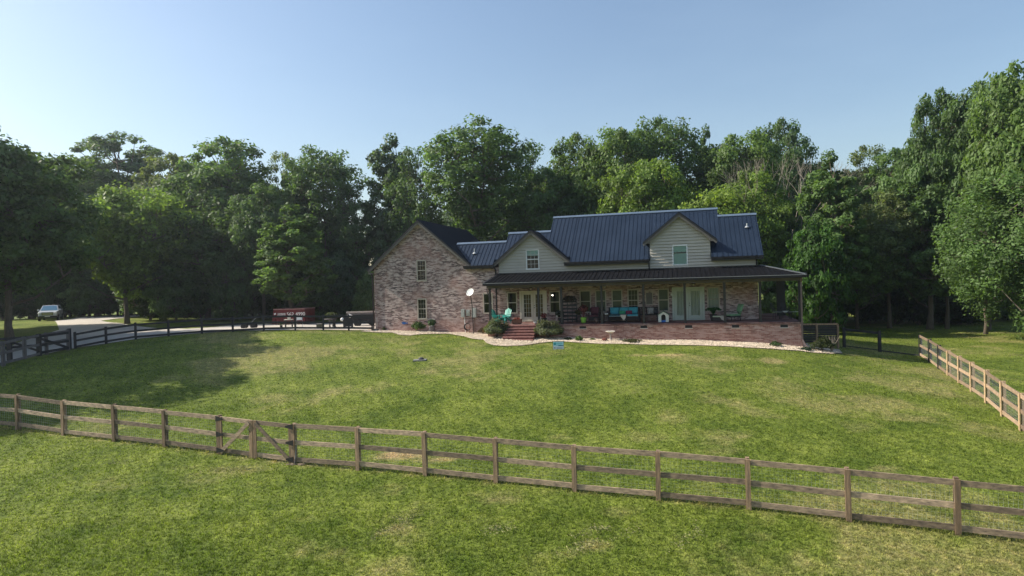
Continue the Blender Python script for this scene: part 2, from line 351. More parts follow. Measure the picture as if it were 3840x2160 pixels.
# ================================================================== ground
def lawn_mat(name, blade=False):
    m, nt = new_mat(name); L = nt.links.new
    out = nd(nt, 'ShaderNodeOutputMaterial'); p = nd(nt, 'ShaderNodeBsdfPrincipled', Roughness=.8); p.inputs['Specular IOR Level'].default_value = .12
    ge = nd(nt, 'ShaderNodeNewGeometry'); at = nd(nt, 'ShaderNodeAttribute', attribute_name='dry'); pos = ge.outputs['Position']
    n1 = nd(nt, 'ShaderNodeTexNoise', Scale=.5, Detail=5., Roughness=.65); L(pos, n1.inputs['Vector'])
    n2 = nd(nt, 'ShaderNodeTexNoise', Scale=3.2, Detail=5., Roughness=.7); L(pos, n2.inputs['Vector'])
    n3 = nd(nt, 'ShaderNodeTexNoise', Scale=17., Detail=3., Roughness=.7); L(pos, n3.inputs['Vector'])
    g = ramp(nt, [(.32, (.080, .120, .018)), (.5, (.126, .166, .028)), (.68, (.180, .218, .043))]); L(n1.outputs[0], g.inputs[0])
    c = mixc(nt, n2.outputs[0], (.55, .63, .57), (1.45, 1.36, 1.42)); c = mixc(nt, 1., g.outputs[0], c, 'MULTIPLY')
    dv = mth(nt, 'ADD', at.outputs['Fac'], mth(nt, 'MULTIPLY', mth(nt, 'SUBTRACT', n2.outputs[0], .5), .9))
    dm = nd(nt, 'ShaderNodeMapRange'); dm.inputs['From Min'].default_value = .12; dm.inputs['From Max'].default_value = 1.05; L(dv, dm.inputs[0])
    dr = ramp(nt, [(0, (.19, .20, .062)), (.5, (.29, .255, .115)), (1, (.39, .28, .155))]); L(dm.outputs[0], dr.inputs[0])
    c = mixc(nt, dm.outputs[0], c, dr.outputs[0])
    k = ramp(nt, [(.3, (.28, .30, .28)), (.62, (1.3, 1.3, 1.3))]); L(n3.outputs[0], k.inputs[0])
    n4 = nd(nt, 'ShaderNodeTexNoise', Scale=6.5, Detail=3., Roughness=.7); L(pos, n4.inputs['Vector'])
    k4 = ramp(nt, [(.32, (.56, .60, .55)), (.66, (1.38, 1.32, 1.28))]); L(n4.outputs[0], k4.inputs[0]); c = mixc(nt, 1., c, k4.outputs[0], 'MULTIPLY')
    wv = nd(nt, 'ShaderNodeTexWave', Scale=.42, Distortion=1.2, Detail=1.); wm_ = nd(nt, 'ShaderNodeMapping'); wm_.inputs['Rotation'].default_value = (0, 0, R(-24)); L(pos, wm_.inputs[0]); L(wm_.outputs[0], wv.inputs['Vector'])
    c = mixc(nt, .5, c, mixc(nt, wv.outputs[1], (.84, .86, .84), (1.13, 1.10, 1.12)), 'MULTIPLY')
    if not blade:
        c = mixc(nt, .85, c, k.outputs[0], 'MULTIPLY'); L(c, p.inputs['Base Color'])
        b = nd(nt, 'ShaderNodeBump', Strength=.7, Distance=.06); L(mth(nt, 'ADD', n3.outputs[0], n2.outputs[0]), b.inputs['Height']); L(b.outputs[0], p.inputs['Normal'])
        L(p.outputs[0], out.inputs[0])
    else:
        tn = nd(nt, 'ShaderNodeAttribute', attribute_name='tint'); q = mth(nt, 'ADD', mth(nt, 'MULTIPLY', tn.outputs['Fac'], 1.5), .45)
        cb = nd(nt, 'ShaderNodeCombineXYZ')
        for i in range(3): L(q, cb.inputs[i])
        c = mixc(nt, 1., c, cb.outputs[0], 'MULTIPLY'); L(c, p.inputs['Base Color'])
        t = nd(nt, 'ShaderNodeBsdfTranslucent'); L(mixc(nt, 1., c, (1.3, 1.4, .8), 'MULTIPLY'), t.inputs[0]); mx = nd(nt, 'ShaderNodeMixShader'); mx.inputs[0].default_value = .4
        L(p.outputs[0], mx.inputs[1]); L(t.outputs[0], mx.inputs[2]); L(mx.outputs[0], out.inputs[0])
    return m
LAWN = lawn_mat('mown_lawn'); BLADE = lawn_mat('grass_blade', True)
def axis(lo, hi, step, far, g=1.25):
    a = list(np.arange(lo, hi+1e-6, step)); s = step; v = a[-1]
    while v < far: s *= g; v += s; a.append(v)
    s = step; v = a[0]
    while v > -far: s *= g; v -= s; a.insert(0, v)
    return np.array(a)
ax = axis(-40, 40, .4, 2500); ay = axis(8, 66, .4, 2500)
GX, GY = np.meshgrid(ax, ay); GZ = terr(GX, GY)+bumpf(GX, GY)*(np.hypot(GX, GY-40) < 60)
nx, ny = len(ax), len(ay); idx = np.arange(nx*ny).reshape(ny, nx)
Fq = np.stack([idx[:-1, :-1], idx[:-1, 1:], idx[1:, 1:], idx[1:, :-1]], -1).reshape(-1, 4)
me = npmesh('lawn_ground', np.stack([GX.ravel(), GY.ravel(), GZ.ravel()], -1), Fq, LAWN, {'dry': dryf(GX.ravel(), GY.ravel())}); me.shade_smooth()
tag(link('lawn_ground', me), kind='structure')

def conform(name, poly, m, up=.03, step=.6, kind='structure', thick=0, zf=None):
    """sheet inside polygon poly (list of xy) that follows the ground"""
    xs = [p[0] for p in poly]; ys = [p[1] for p in poly]; pts = [Vector(p) for p in poly]; n = len(poly)
    def inside(x, y):
        r = False; j = n-1
        for i in range(n):
            if (ys[i] > y) != (ys[j] > y) and x < (xs[j]-xs[i])*(y-ys[i])/(ys[j]-ys[i])+xs[i]: r = not r
            j = i
        return r
    ep = []
    for i in range(n):
        a = pts[i]; b = pts[(i+1) % n]; k = max(1, int((b-a).length/step)); ep += [a.lerp(b, t/k) for t in range(k)]
    ne = len(ep); ed = [(i, (i+1) % ne) for i in range(ne)]
    for x in np.arange(min(xs), max(xs), step):
        for y in np.arange(min(ys), max(ys), step):
            q = Vector((x+random.uniform(-.1, .1)*step, y+random.uniform(-.1, .1)*step))
            if inside(q.x, q.y): ep.append(q)
    v, e, f, *_ = geometry.delaunay_2d_cdt(ep, ed, [], 1, 1e-4)
    V = np.array([(q.x, q.y) for q in v]); f = [t for t in f if inside(sum(v[i].x for i in t)/3, sum(v[i].y for i in t)/3)]
    Z = terr(V[:, 0], V[:, 1])+bumpf(V[:, 0], V[:, 1])+up
    mb = MB(); mb.add(np.c_[V, Z].tolist(), f); o = mb.build(name, m, smooth=True)
    # skirt gives the sheet a visible edge
    return tag(o, kind=kind), inside
# driveway
near = [(w.x, w.y+.45) for w in W3]+[(H2W(-22.9, 0).x, H2W(-22.9, 0).y)]
far_ = [gp(x, y) for x, y in [(1300, 1212), (1135, 1213), (1000, 1216), (874, 1221), (780, 1229), (700, 1234), (600, 1232), (520, 1224), (450, 1213), (400, 1208), (378, 1203.5)]]
road = [(W4[-1].x-.5, W4[-1].y+.2), (W4[2].x-.45, W4[2].y), (-28.6, 30)]
lroad = [(-33, 30)]+[(g.x, g.y) for g in [gp(0, 1330), gp(60, 1290), gp(160, 1258), gp(222, 1238), gp(214, 1215), gp(206, 1203.5)]]+[(-60, 92), (-53, 92)]
hb = [H2W(-22.9, 4), H2W(-22.9, 12), H2W(-30, 20)]
poly = near+[(h.x, h.y) for h in hb]+[(g.x, g.y) for g in far_]+[(-51, 92), (-60, 92)][:1]+lroad[:0:-1][1:]+[(-33, 30), (-28.6, 30)]+[(w.x-.45, w.y) for w in W4[1:]]
def clean(p):
    o = []
    for q in p:
        if not o or math.hypot(q[0]-o[-1][0], q[1]-o[-1][1]) > .15: o.append(q)
    return o
conform('concrete_driveway', clean(poly), CONC, .035, 1.2)
# gravel bed along the house
gfront = [(1352, 1243), (1400, 1247), (1470, 1248), (1500, 1256), (1535, 1259), (1580, 1255), (1680, 1253), (1740, 1263), (1770, 1273), (1812, 1276), (1825, 1287), (1850, 1296), (1900, 1300), (1960, 1298), (2010, 1290), (2060, 1285), (2110, 1283), (2250, 1291), (2400, 1294), (2600, 1297), (2800, 1307), (2930, 1312), (3010, 1318), (3060, 1324), (3120, 1328), (3160, 1328)]
gf = [gp(x, y) for x, y in gfront]
gback = [H2W(9.2, -1), H2W(7.5, 1), H2W(6.5, -2.5), H2W(-12.3, -2.5), H2W(-12.6, .3), H2W(-23.2, .3)]
gravel, gin = conform('gravel_bed', clean([(g.x, g.y) for g in gf]+[(h.x, h.y) for h in gback]), STONE, .035, .5, kind='stuff')
gravel['label'] = 'pale gravel bed with a curved edge along the foot of the brick house'; gravel['category'] = 'gravel bed'
# loose stones on it, one object
mb = MB(); rr = random.Random(3); c = 0
gw = [g for g in gf]; x0 = min(g.x for g in gw); x1 = max(g.x for g in gw); y0 = min(g.y for g in gw)-1; y1 = 49
cand = []
while len(cand) < 9000:
    x = rr.uniform(x0, x1); y = rr.uniform(y0, y1)
    if gin(x, y): cand.append((x, y))
cz = terr(np.array([a[0] for a in cand]), np.array([a[1] for a in cand]))+bumpf(np.array([a[0] for a in cand]), np.array([a[1] for a in cand]))
V = []; Fs = []
oc = np.array([(1, 0, 0), (0, 1, 0), (-1, 0, 0), (0, -1, 0), (0, 0, .8), (0, 0, -.8)]); of = [(0, 1, 4), (1, 2, 4), (2, 3, 4), (3, 0, 4), (1, 0, 5), (2, 1, 5), (3, 2, 5), (0, 3, 5)]
for (x, y), z in zip(cand, cz):
    s = rr.uniform(.025, .065); a = rr.uniform(0, 6.3); ca, sa = math.cos(a)*s, math.sin(a)*s; b = len(V)
    V += [(x+ca*q[0]*1.2-sa*q[1], y+sa*q[0]*1.2+ca*q[1], z+.045+q[2]*s*.7) for q in oc]; Fs += [tuple(b+i for i in t) for t in of]
mb.v = V; mb.f = Fs; o = mb.build('gravel_stones', PEBBLE, fixn=False); tag(o, 'loose pale stones scattered over the bed beside the house', 'stones', kind='stuff')

# grass blades
def grass(n, X0, X1, Y0, Y1, h, w, nb, seed, fall=0):
    g = np.random.default_rng(seed); y = Y0+(Y1-Y0)*g.random(n)**(1+fall); x = (g.random(n)*2-1)*(y*.86+2)
    k = np.ones(n, bool)
    for q in np.where((y > 38) & (x > -13))[0]:
        if gin(x[q], y[q]): k[q] = False
    h0 = (x*HX.x+y*HX.y); hy_ = (x*HY.x+y*HY.y)-YW
    k &= ~((h0 > -22.8) & (h0 < 7) & (hy_ > -2.9) & ((h0 > -12.7) | (hy_ > -.1)))
    lim = np.interp(x, [W4[1].x, LA[0], LB[0], 40], [33, 43, 47.4, 47]); k &= ~((x < -10) & (y > lim))
    l2 = np.interp(y, [34, 43], [-27.6, -29.9]); k &= ~((x < l2) & (y > 30) & (y < 44))
    x = x[k]; y = y[k]; n = len(x); d = dryf(x, y); z = terr(x, y)+bumpf(x, y)
    X = np.repeat(x, nb)+g.normal(0, w*1.6, n*nb); Y = np.repeat(y, nb)+g.normal(0, w*1.6, n*nb); Z = np.repeat(z, nb)
    D = np.repeat(d, nb); m = n*nb; a = g.random(m)*6.283; H = h*(.45+g.random(m)*.9)*(1.15-.45*D); fl = np.abs((X-FA[0])*(FB[1]-FA[1])-(Y-FA[1])*(FB[0]-FA[0]))/32.3; H = H*(1+1.9*np.clip(1-fl/.16, 0, 1)); W = w*(.6+g.random(m)*.8); ln = g.normal(0, .55, (m, 2))
    A = np.stack([X-np.cos(a)*W, Y-np.sin(a)*W, Z-.012], -1); B = np.stack([X+np.cos(a)*W, Y+np.sin(a)*W, Z-.012], -1)
    C = np.stack([X+ln[:, 0]*H, Y+ln[:, 1]*H, Z+H], -1)
    V = np.stack([A, B, C], 1).reshape(-1, 3); Fq = np.arange(m*3).reshape(-1, 3); t = np.repeat(g.random(m), 3)
    return V, Fq, np.repeat(D, 3), t
parts = [grass(70000, 0, 0, 10.5, 17, .048, .0095, 3, 1), grass(62000, 0, 0, 17, 27, .045, .012, 3, 2), grass(70000, 0, 0, 27, 60, .055, .018, 2, 3, .25)]
V = []; Fq = []; D = []; T = []; b = 0
for v, f, d, t in parts: V.append(v); Fq.append(f+b); D.append(d); T.append(t); b += len(v)
me = npmesh('grass', np.concatenate(V), np.concatenate(Fq), BLADE, {'dry': np.concatenate(D), 'tint': np.concatenate(T)}, 3)
tag(link('grass', me), 'short mown green grass with dry straw patches over the sloping lawn', 'grass', kind='stuff')
# cut grass clumps left by the mower
CLIP = mat('dry_clippings', (.33, .30, .155), .9, .35, 20)
g = np.random.default_rng(12); V = []
for (px, py, L, ang, n) in [(1470, 1985, .8, .7, 420), (1525, 1940, .35, .9, 160), (2215, 2048, .3, .4, 150), (2340, 2010, .5, .5, 90), (2100, 2085, .4, .3, 80), (1870, 2000, .4, .1, 80), (870, 1765, 1.4, 0., 380), (1105, 1740, .6, 0, 200), (1860, 1985, .4, .2, 160), (2190, 2005, .3, .5, 150), (2580, 2020, .7, .6, 200), (440, 1738, .3, 0, 120), (2250, 1985, .25, 0, 120)]:
    p = gp(px, py); s = g.normal(0, .5, n)*L; q = g.normal(0, .11, n)
    x = p.x+s*math.cos(ang)-q*math.sin(ang)+.1*np.sin(s*7); y = p.y+s*math.sin(ang)*1.6+q; z = terr(x, y)+bumpf(x, y)+.02+g.random(n)*.05
    a = g.random(n)*6.283; l = .015+g.random(n)*.03; e = g.normal(0, .3, n)
    dx = np.cos(a)*l; dy = np.sin(a)*l; w = .006
    V.append(np.stack([np.stack([x-dx, y-dy, z], -1), np.stack([x-dy*.15, y+dx*.15, z+.01], -1), np.stack([x+dx, y+dy, z+e*l], -1)], 1).reshape(-1, 3))
V = np.concatenate(V); me = npmesh('grass_clippings', V, np.arange(len(V)).reshape(-1, 3), CLIP, None, 3)
tag(link('grass_clippings', me), 'straw coloured clumps of cut grass lying on the foreground lawn', 'grass clippings', kind='stuff')

# distant hills, air haze painted in as a bluish green tint
hm, nt = new_mat('hazed_hill'); L = nt.links.new; out = nd(nt, 'ShaderNodeOutputMaterial'); p = nd(nt, 'ShaderNodeBsdfPrincipled', Roughness=.95); L(p.outputs[0], out.inputs[0])
n1 = nd(nt, 'ShaderNodeTexNoise', Scale=.05, Detail=6.); rp = ramp(nt, [(.3, (.06, .09, .085)), (.7, (.10, .14, .12))]); tc = nd(nt, 'ShaderNodeTexCoord'); L(tc.outputs['Object'], n1.inputs['Vector']); L(n1.outputs[0], rp.inputs[0]); L(rp.outputs[0], p.inputs['Base Color'])
mb = MB(); na = 90; rings = [(520, -6), (640, 5), (760, 15), (900, 21), (1100, 10), (1300, -10)]; vs = []; fs = []
for i, (r, h) in enumerate(rings):
    for k in range(na):
        a = R(25)+R(130)*k/(na-1); e = h+(9*noise.noise(Vector((k*.13, i*.5, 0)))+4*noise.noise(Vector((k*.4, i, 3))) if 0 < i < 5 else 0)
        vs.append((math.cos(a)*r, math.sin(a)*r, e))
for i in range(len(rings)-1):
    for k in range(na-1): fs.append((i*na+k, i*na+k+1, (i+1)*na+k+1, (i+1)*na+k))
mb.add(vs, fs); tag(mb.build('distant_hills', hm, smooth=True), kind='structure')

# ================================================================== fences
def fence(name, W, label, cat, wood_post, wood_rail, H=1.30, rail_h=.14, batten=True, rails=(1.20, .645, .10), group=None, skip=(), side=1, postw=.10, cap=False, backpost=True, mesh=True, postmats=None):
    """three rail fence through ground points W; rails sit between face board and square back post"""
    base = W[0].copy(); root = empty(name, base, 0, label, cat, group)
    for i, w in enumerate(W):
        if i in skip: continue
        a = W[max(i-1, 0)]; b = W[min(i+1, len(W)-1)]; d = Vector((b.x-a.x, b.y-a.y, 0)).normalized(); nrm = Vector((d.y, -d.x, 0))*side
        p = w-base; mb = MB(); h = H*random.uniform(.985, 1.015); tl = Vector((random.uniform(-.012, .012), random.uniform(-.012, .012), 0))
        pm = wood_post if postmats is None else postmats(i)
        if batten: mb.bar(p+nrm*.075-Vector((0, 0, .05)), p+tl+nrm*.075+Vector((0, 0, h+.025)), postw+.03, .028, up=nrm)
        if backpost: mb.bar(p-nrm*.035-Vector((0, 0, .3)), p+tl-nrm*.035+Vector((0, 0, h+.05)), postw, postw, up=nrm)
        mb.build('post', pm, root)
    for i in range(len(W)-1):
        if (i in skip) and (i+1 in skip) or ('gap', i) in skip: continue
        a = W[i]-base; b = W[i+1]-base; d = Vector((b.x-a.x, b.y-a.y, 0)).normalized(); nrm = Vector((d.y, -d.x, 0))*side
        for rz in rails:
            mb = MB(); j1 = random.uniform(-.016, .016); j2 = random.uniform(-.016, .016)
            q = [a.lerp(b, t)+nrm*.037+Vector((0, 0, rz*H/1.3+.06+(j1, j2, 0)[k]+(-.012 if k == 2 else 0))) for k, t in enumerate((0.003, .997))]
            mb.bar(q[0], q[1], .034, rail_h, up=(0, 0, 1)); mb.build('rail', wood_rail, root)
    if mesh:
        mb = MB()
        for i in range(len(W)-1):
            if ('gap', i) in skip: continue
            a = W[i]-base; b = W[i+1]-base; d = Vector((b.x-a.x, b.y-a.y, 0)).normalized(); nrm = Vector((d.y, -d.x, 0))*side; n = 24
            for k in range(n): q = a.lerp(b, (k+.5)/n)+nrm*.012; mb.bar(q+Vector((0, 0, .05)), q+Vector((0, 0, H*.9)), .003, .003)
            for k in range(12): z = Vector((0, 0, .08+k*.1)); mb.bar(a+z+nrm*.012, b+z+nrm*.012, .0025, .0025)
        mb.build('wire_mesh', METAL, root, fixn=False)
    return root
# foreground: weathered fence, split by the double gate at posts 5/6
gi = 5
fence('rail_fence', W1[:gi+1], 'weathered grey three rail fence running to the left of the double gate', 'fence', WOODP, WOODG, group='weathered rail fences either side of the gate', rail_h=.145)
fence('rail_fence', W1[gi+1:], 'long weathered grey three rail fence crossing the foreground to the right of the gate', 'fence', WOODP, WOODG, group='weathered rail fences either side of the gate', rail_h=.145)
def gate_leaf(A, B, nrm, label):
    A = A.copy(); B = B.copy(); base = A.copy(); root = empty('gate_leaf', base, 0, label, 'gate', 'two leaves of the wooden double gate')
    d = Vector((B.x-A.x, B.y-A.y, 0)).normalized(); L = (B-A); a = d*.09; b = L-d*.03; z = lambda h: Vector((0, 0, h))
    ends = [(a, 'hinge_stile'), (b-d*.05, 'latch_stile')]
    for p, nm in ends:
        mb = MB(); mb.bar(p+nrm*.07+z(.02), p+nrm*.07+z(1.31), .135 if nm == 'latch_stile' else .14, .03, up=nrm); mb.build(nm, WOODP, root)
    for h in (1.25, .70, .15): MB().bar(a+nrm*.037+z(h), b+nrm*.037+z(h), .034, .14).build('rail', WOODG, root)
    MB().bar(a+nrm*.098+z(.10)+d*.02, b+nrm*.098+z(1.24)-d*.10, .13, .026, up=nrm).build('diagonal_brace', WOODG, root)
    for h in (1.24, .70, .15):
        mb = MB(); p = nrm*.115; s = d*.02
        q = [a-d*.14+z(h+.11), a-d*.14+z(h-.09), a+d*.17+z(h-.02), a+d*.17+z(h+.03)]
        mb.add([v+p for v in q]+[v+p+nrm*.008 for v in q], [(0, 1, 2, 3), (7, 6, 5, 4), (0, 4, 5, 1), (1, 5, 6, 2), (2, 6, 7, 3), (3, 7, 4, 0)]); mb.build('hinge', BLACK, root)
    mb = MB()
    for k in range(14): q = a.lerp(b, (k+.5)/14); mb.bar(q+z(.1), q+z(1.1), .003, .003)
    for k in range(10): mb.bar(a+z(.12+k*.1), b+z(.12+k*.1), .0025, .0025)
    mb.build('wire_mesh', METAL, root, fixn=False)
    return root, b, nrm
gl, gr = W1[gi], W1[gi+1]; GN = Vector((gr.y-gl.y, -(gr.x-gl.x), 0)).normalized(); mid = gl.lerp(gr, .475); mid.z = tz(mid.x, mid.y)
r1, b1, nr = gate_leaf(gl, mid, GN, 'left leaf of the wooden gate, its brace rising to the right')
r2, b2, nr2 = gate_leaf(gr, mid, GN, 'right leaf of the wooden gate, its brace rising to the left')
mb = MB(); mb.tube([b1+nr*.13+Vector((-.02, 0, 1.08)), b1+nr*.16+Vector((-.05, 0, 1.03)), b1+nr*.13+Vector((-.02, 0, .92))], .012, 6); mb.build('latch', BLACK, r1)

dark = lambda i: FBLK if i >= 7 else WOODN
fence('pine_fence', W2, 'new pale pine three rail fence climbing the right side of the lawn', 'fence', WOODN, WOODR, side=-1, postmats=dark, postw=.11)
fence('black_fence', W3, 'black three rail fence along the drive left of the brick gable', 'fence', FBLK, FBLK, mesh=False, H=1.14, rails=(1.10, .62, .14))
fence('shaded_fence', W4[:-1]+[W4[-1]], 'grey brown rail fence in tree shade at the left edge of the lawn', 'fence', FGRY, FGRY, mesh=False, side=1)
# corner posts pair
for i, (px, py, mt, lb) in enumerate([(262, 1311, FBLK, 'black post beside the grey corner post at the drive fence')]):
    p = gp(px, py); root = empty('fence_post', p, 0, lb, 'post'); MB().bar((0, 0, -.2), (0, 0, 1.4), .16, .16).build('shaft', mt, root); MB().bar((0, 0, 1.4), (0, 0, 1.43), .18, .18).build('cap', mt, root)
# side gate near the right end of the house
def wpt(px, py, Y): d = ray(px, py); t = Y/d.y; x = d.x*t; return Vector((x, Y, tz(x, Y)))
ga, gb = gp(3166, 1302), gp(3299, 1319)
root = empty('wire_gate', ga, 0, 'black framed wire gate standing beside the right end of the brick porch', 'gate')
D = gb-ga
for q in (Vector((0, 0, 0)), D): MB().bar(q-Vector((0, 0, .2)), q+Vector((0, 0, 1.33)), .15, .15).build('post', FBLK, root)
MB().bar(Vector((0, 0, 1.2)), D+Vector((0, 0, 1.2)), .05, .15).build('top_rail', FBLK, root)
MB().bar(Vector((0, 0, .1)), D+Vector((0, 0, .1)), .04, .05).build('bottom_rail', FBLK, root)
mb = MB()
for k in range(20): q = D*((k+.5)/20); mb.bar(q+Vector((0, 0, .1)), q+Vector((0, 0, 1.2)), .004, .004)
for k in range(9): mb.bar(Vector((0, 0, .15+k*.12)), D+Vector((0, 0, .15+k*.12)), .004, .004)
mb.build('wire_mesh', FBLK, root, fixn=False)
gc = W2[-1]; root = empty('wire_fence', gb, 0, 'sagging dark wire fence between the gate post and the pine fence', 'fence'); D = gc-gb; mb = MB()
for k in range(30): q = D*((k+.5)/30); mb.bar(q+Vector((0, 0, .02)), q+Vector((0, 0, 1.0)), .004, .004)
mb.build('wire_mesh', FBLK, root, fixn=False); MB().bar(Vector((0, 0, .08)), D+Vector((0, 0, .08)), .03, .07).build('bottom_board', FBLK, root)
MB().bar(D*.02+Vector((0, 0, 1.02)), D*.98+Vector((0, 0, 1.02)), .008, .008).build('top_wire', FBLK, root)
# slatted screen fence from the porch to the gate
sa = H2W(7.0, .6, 0); sb = wpt(3142, 1285, sa.y-.6); sa.z = tz(sa.x, sa.y)
root = empty('slat_fence', sa, 0, 'dark slatted board fence with a brown top rail beside the porch end', 'fence'); D = sb-sa; D.z = 0
zt = CAMZ-(1213-1022)/F*sa.y-sa.z
MB().bar(Vector((0, 0, zt)), D+Vector((0, 0, zt)), .12, .10).build('top_rail', WOODP, root)
for k in range(8): MB().bar(Vector((0, 0, .08+k*.145)), D+Vector((0, 0, .08+k*.145)), .03, .125).build('slat', BLACK if k % 2 else DARKTRIM, root)
for t in (0, .5, 1): MB().bar(D*t-Vector((0, 0, .4)), D*t+Vector((0, 0, zt)), .12, .12).build('post', WOODP, root)
# dark gate and fence beyond the drive at far left
a = wpt(35, 1310, 36); b = wpt(258, 1300, 40.5); m1 = a.lerp(b, .47)
root = empty('drive_gate', a, 0, 'dark wooden drive gate with a diagonal brace in the shade at far left', 'gate'); D = b-a; M = m1-a
for q in (Vector((0, 0, 0)), M): MB().bar(q-Vector((0, 0, .2)), q+Vector((0, 0, 1.35)), .26, .12).build('post', FBLK, root)
for h in (1.18, .65, .2): MB().bar(M+Vector((0, 0, h)), D+Vector((0, 0, h)), .05, .15).build('rail', FBLK, root)
MB().bar(M+Vector((0, 0, 1.1)), D+Vector((0, 0, .2)), .03, .15).build('diagonal_brace', FBLK, root)
MB().bar(M+Vector((0, 0, .3)), Vector((0, 0, 1.15)), .03, .12).build('diagonal_brace', FBLK, root)
for h in (1.18, .65): MB().bar(Vector((-3, 0, h)), M+Vector((0, 0, h)), .05, .15).build('rail', FBLK, root)

# ================================================================== house
HR = empty('brick_house', HROOT, -YAW, 'whitewashed brick farmhouse with blue metal roofs, two dormers and a long front porch', 'house')
def HB(mb, name, m, parent=None, **k): return mb.build(name, m, HR if parent is None else parent, zoff=FL, **k)
def wall(mb, prof, zb, holes, y=0., depth=.12, xz=True):
    """wall face in the xz plane with window openings and reveals; prof = top outline [(x,z)...]"""
    xs = sorted(set([p[0] for p in prof]+[h[0] for h in holes]+[h[1] for h in holes]))
    xs = [x for x in xs if prof[0][0] <= x <= prof[-1][0]]
    top = lambda x: float(np.interp(x, [p[0] for p in prof], [p[1] for p in prof]))
    for a, b in zip(xs[:-1], xs[1:]):
        m = (a+b)/2; hs = sorted([h for h in holes if h[0] <= m <= h[1]], key=lambda h: h[2]); z = zb
        for h in hs: mb.add([(a, y, z), (b, y, z), (b, y, h[2]), (a, y, h[2])], [(0, 1, 2, 3)]); z = h[3]
        mb.add([(a, y, z), (b, y, z), (b, y, top(b)), (a, y, top(a))], [(0, 1, 2, 3)])
    for (a, b, c, d) in holes:
        mb.add([(a, y, c), (a, y+depth, c), (a, y+depth, d), (a, y, d)], [(0, 1, 2, 3)]); mb.add([(b, y, c), (b, y, d), (b, y+depth, d), (b, y+depth, c)], [(0, 1, 2, 3)])
        mb.add([(a, y, c), (b, y, c), (b, y+depth, c), (a, y+depth, c)], [(0, 1, 2, 3)]); mb.add([(a, y, d), (a, y+depth, d), (b, y+depth, d), (b, y, d)], [(0, 1, 2, 3)])
    return mb
WN = [  # x0,x1,z0,z1, muntins(top,bottom), backing, label
 (-19.02, -18.29, 3.12, 4.62, (3, 2), 'dark'), (-19.05, -18.34, .28, 1.76, (3, 2), 'dark'), (-13.91, -13.22, .62, 2.05, None, 'dark'), (-12.10, -11.40, .60, 2.08, None, 'dark'),
 (-9.02, -8.29, .58, 2.08, None, 'dark'), (-6.88, -6.13, .58, 2.08, None, 'dark'), (-5.80, -5.08, .58, 2.08, None, 'shade'), (-4.68, -3.98, .58, 2.08, None, 'shade'), (-3.60, -2.90, .60, 2.08, (3, 2), 'dark'),
 (-1.58, -.90, .58, 2.07, None, 'shade'), (1.58, 2.33, .55, 2.09, (3, 2), 'curtain')]
GAR = [w for w in WN if w[1] < -14.6]; MAIN = [w for w in WN if w[0] > -14.6]
DOORS = [(-11.14, -9.28, 0.03, 2.13), (-.62, 1.33, 0.0, 2.12)]
gtop = lambda x: 7.56-.852*abs(x+18.72)-.13
wb = MB(); wall(wb, [(-22.55, gtop(-22.55)), (-18.72, gtop(-18.72)), (-14.75, gtop(-14.75))], -1.1, [w[:4] for w in GAR])
# garage sides and back
wb.add([(-22.55, 0, -1.1), (-22.55, 10.4, -1.1), (-22.55, 10.4, 4.1), (-22.55, 0, 4.1)], [(0, 1, 2, 3)])
wb.add([(-14.75, 0, 3.5), (-14.75, 10.4, 3.5), (-14.75, 10.4, 4.05), (-14.75, 0, 4.05)], [(0, 1, 2, 3)]); wb.add([(-14.75, 3.6, -1.1), (-14.75, 10.4, -1.1), (-14.75, 10.4, 3.5), (-14.75, 3.6, 3.5)], [(0, 1, 2, 3)])
wb.add([(-22.55, 10.4, -1.1), (-14.75, 10.4, -1.1), (-14.75, 10.4, 4.1), (-18.72, 10.4, 7.4), (-22.55, 10.4, 4.1)], [(0, 1, 2, 3, 4)])
# link and main front
wall(wb, [(-14.75, 3.93), (-12.66, 3.93)], -1.2, [w[:4] for w in MAIN if w[1] < -12.66])
wall(wb, [(-12.66, 3.40), (4.72, 3.40)], -1.2, [w[:4] for w in MAIN if w[0] > -12.66]+DOORS)
# right side, backs
wb.add([(4.72, 0, -1.9), (4.72, 6.9, -1.9), (4.72, 6.9, 3.95), (4.72, 3.27, 6.9), (4.72, 0, 4.1)], [(0, 1, 2, 3, 4)])
wb.add([(-9.35, 8.4, -1.9), (2.5, 8.4, -1.9), (2.5, 8.4, 4.0), (-9.35, 8.4, 4.0)], [(0, 1, 2, 3)]); wb.add([(2.5, 6.9, -1.9), (4.72, 6.9, -1.9), (4.72, 6.9, 4.0), (2.5, 6.9, 4.0)], [(0, 1, 2, 3)])
wb.add([(2.5, 0.3, 4.0), (2.5, 8.4, 4.0), (2.5, 4.0, 7.5)], [(0, 1, 2)]); wb.add([(2.5, 6.9, -1.9), (2.5, 8.4, -1.9), (2.5, 8.4, 4), (2.5, 6.9, 4)], [(0, 1, 2, 3)])
wb.add([(-9.35, 0.3, 4.0), (-9.35, 8.4, 4.0), (-9.35, 4.0, 7.5)], [(0, 1, 2)]); wb.add([(-9.35, 5.5, -1.9), (-9.35, 8.4, -1.9), (-9.35, 8.4, 4), (-9.35, 5.5, 4)], [(0, 1, 2, 3)])
wb.add([(-14.75, 5.5, -1.2), (-9.35, 5.5, -1.2), (-9.35, 5.5, 4.0), (-14.75, 5.5, 4.0)], [(0, 1, 2, 3)]); wb.add([(-12.55, 0.1, 4), (-12.55, 5.5, 4.0), (-12.55, 2.6, 6.35)], [(0, 1, 2)])
HB(wb, 'brick_wall', BRICK, fixn=False)
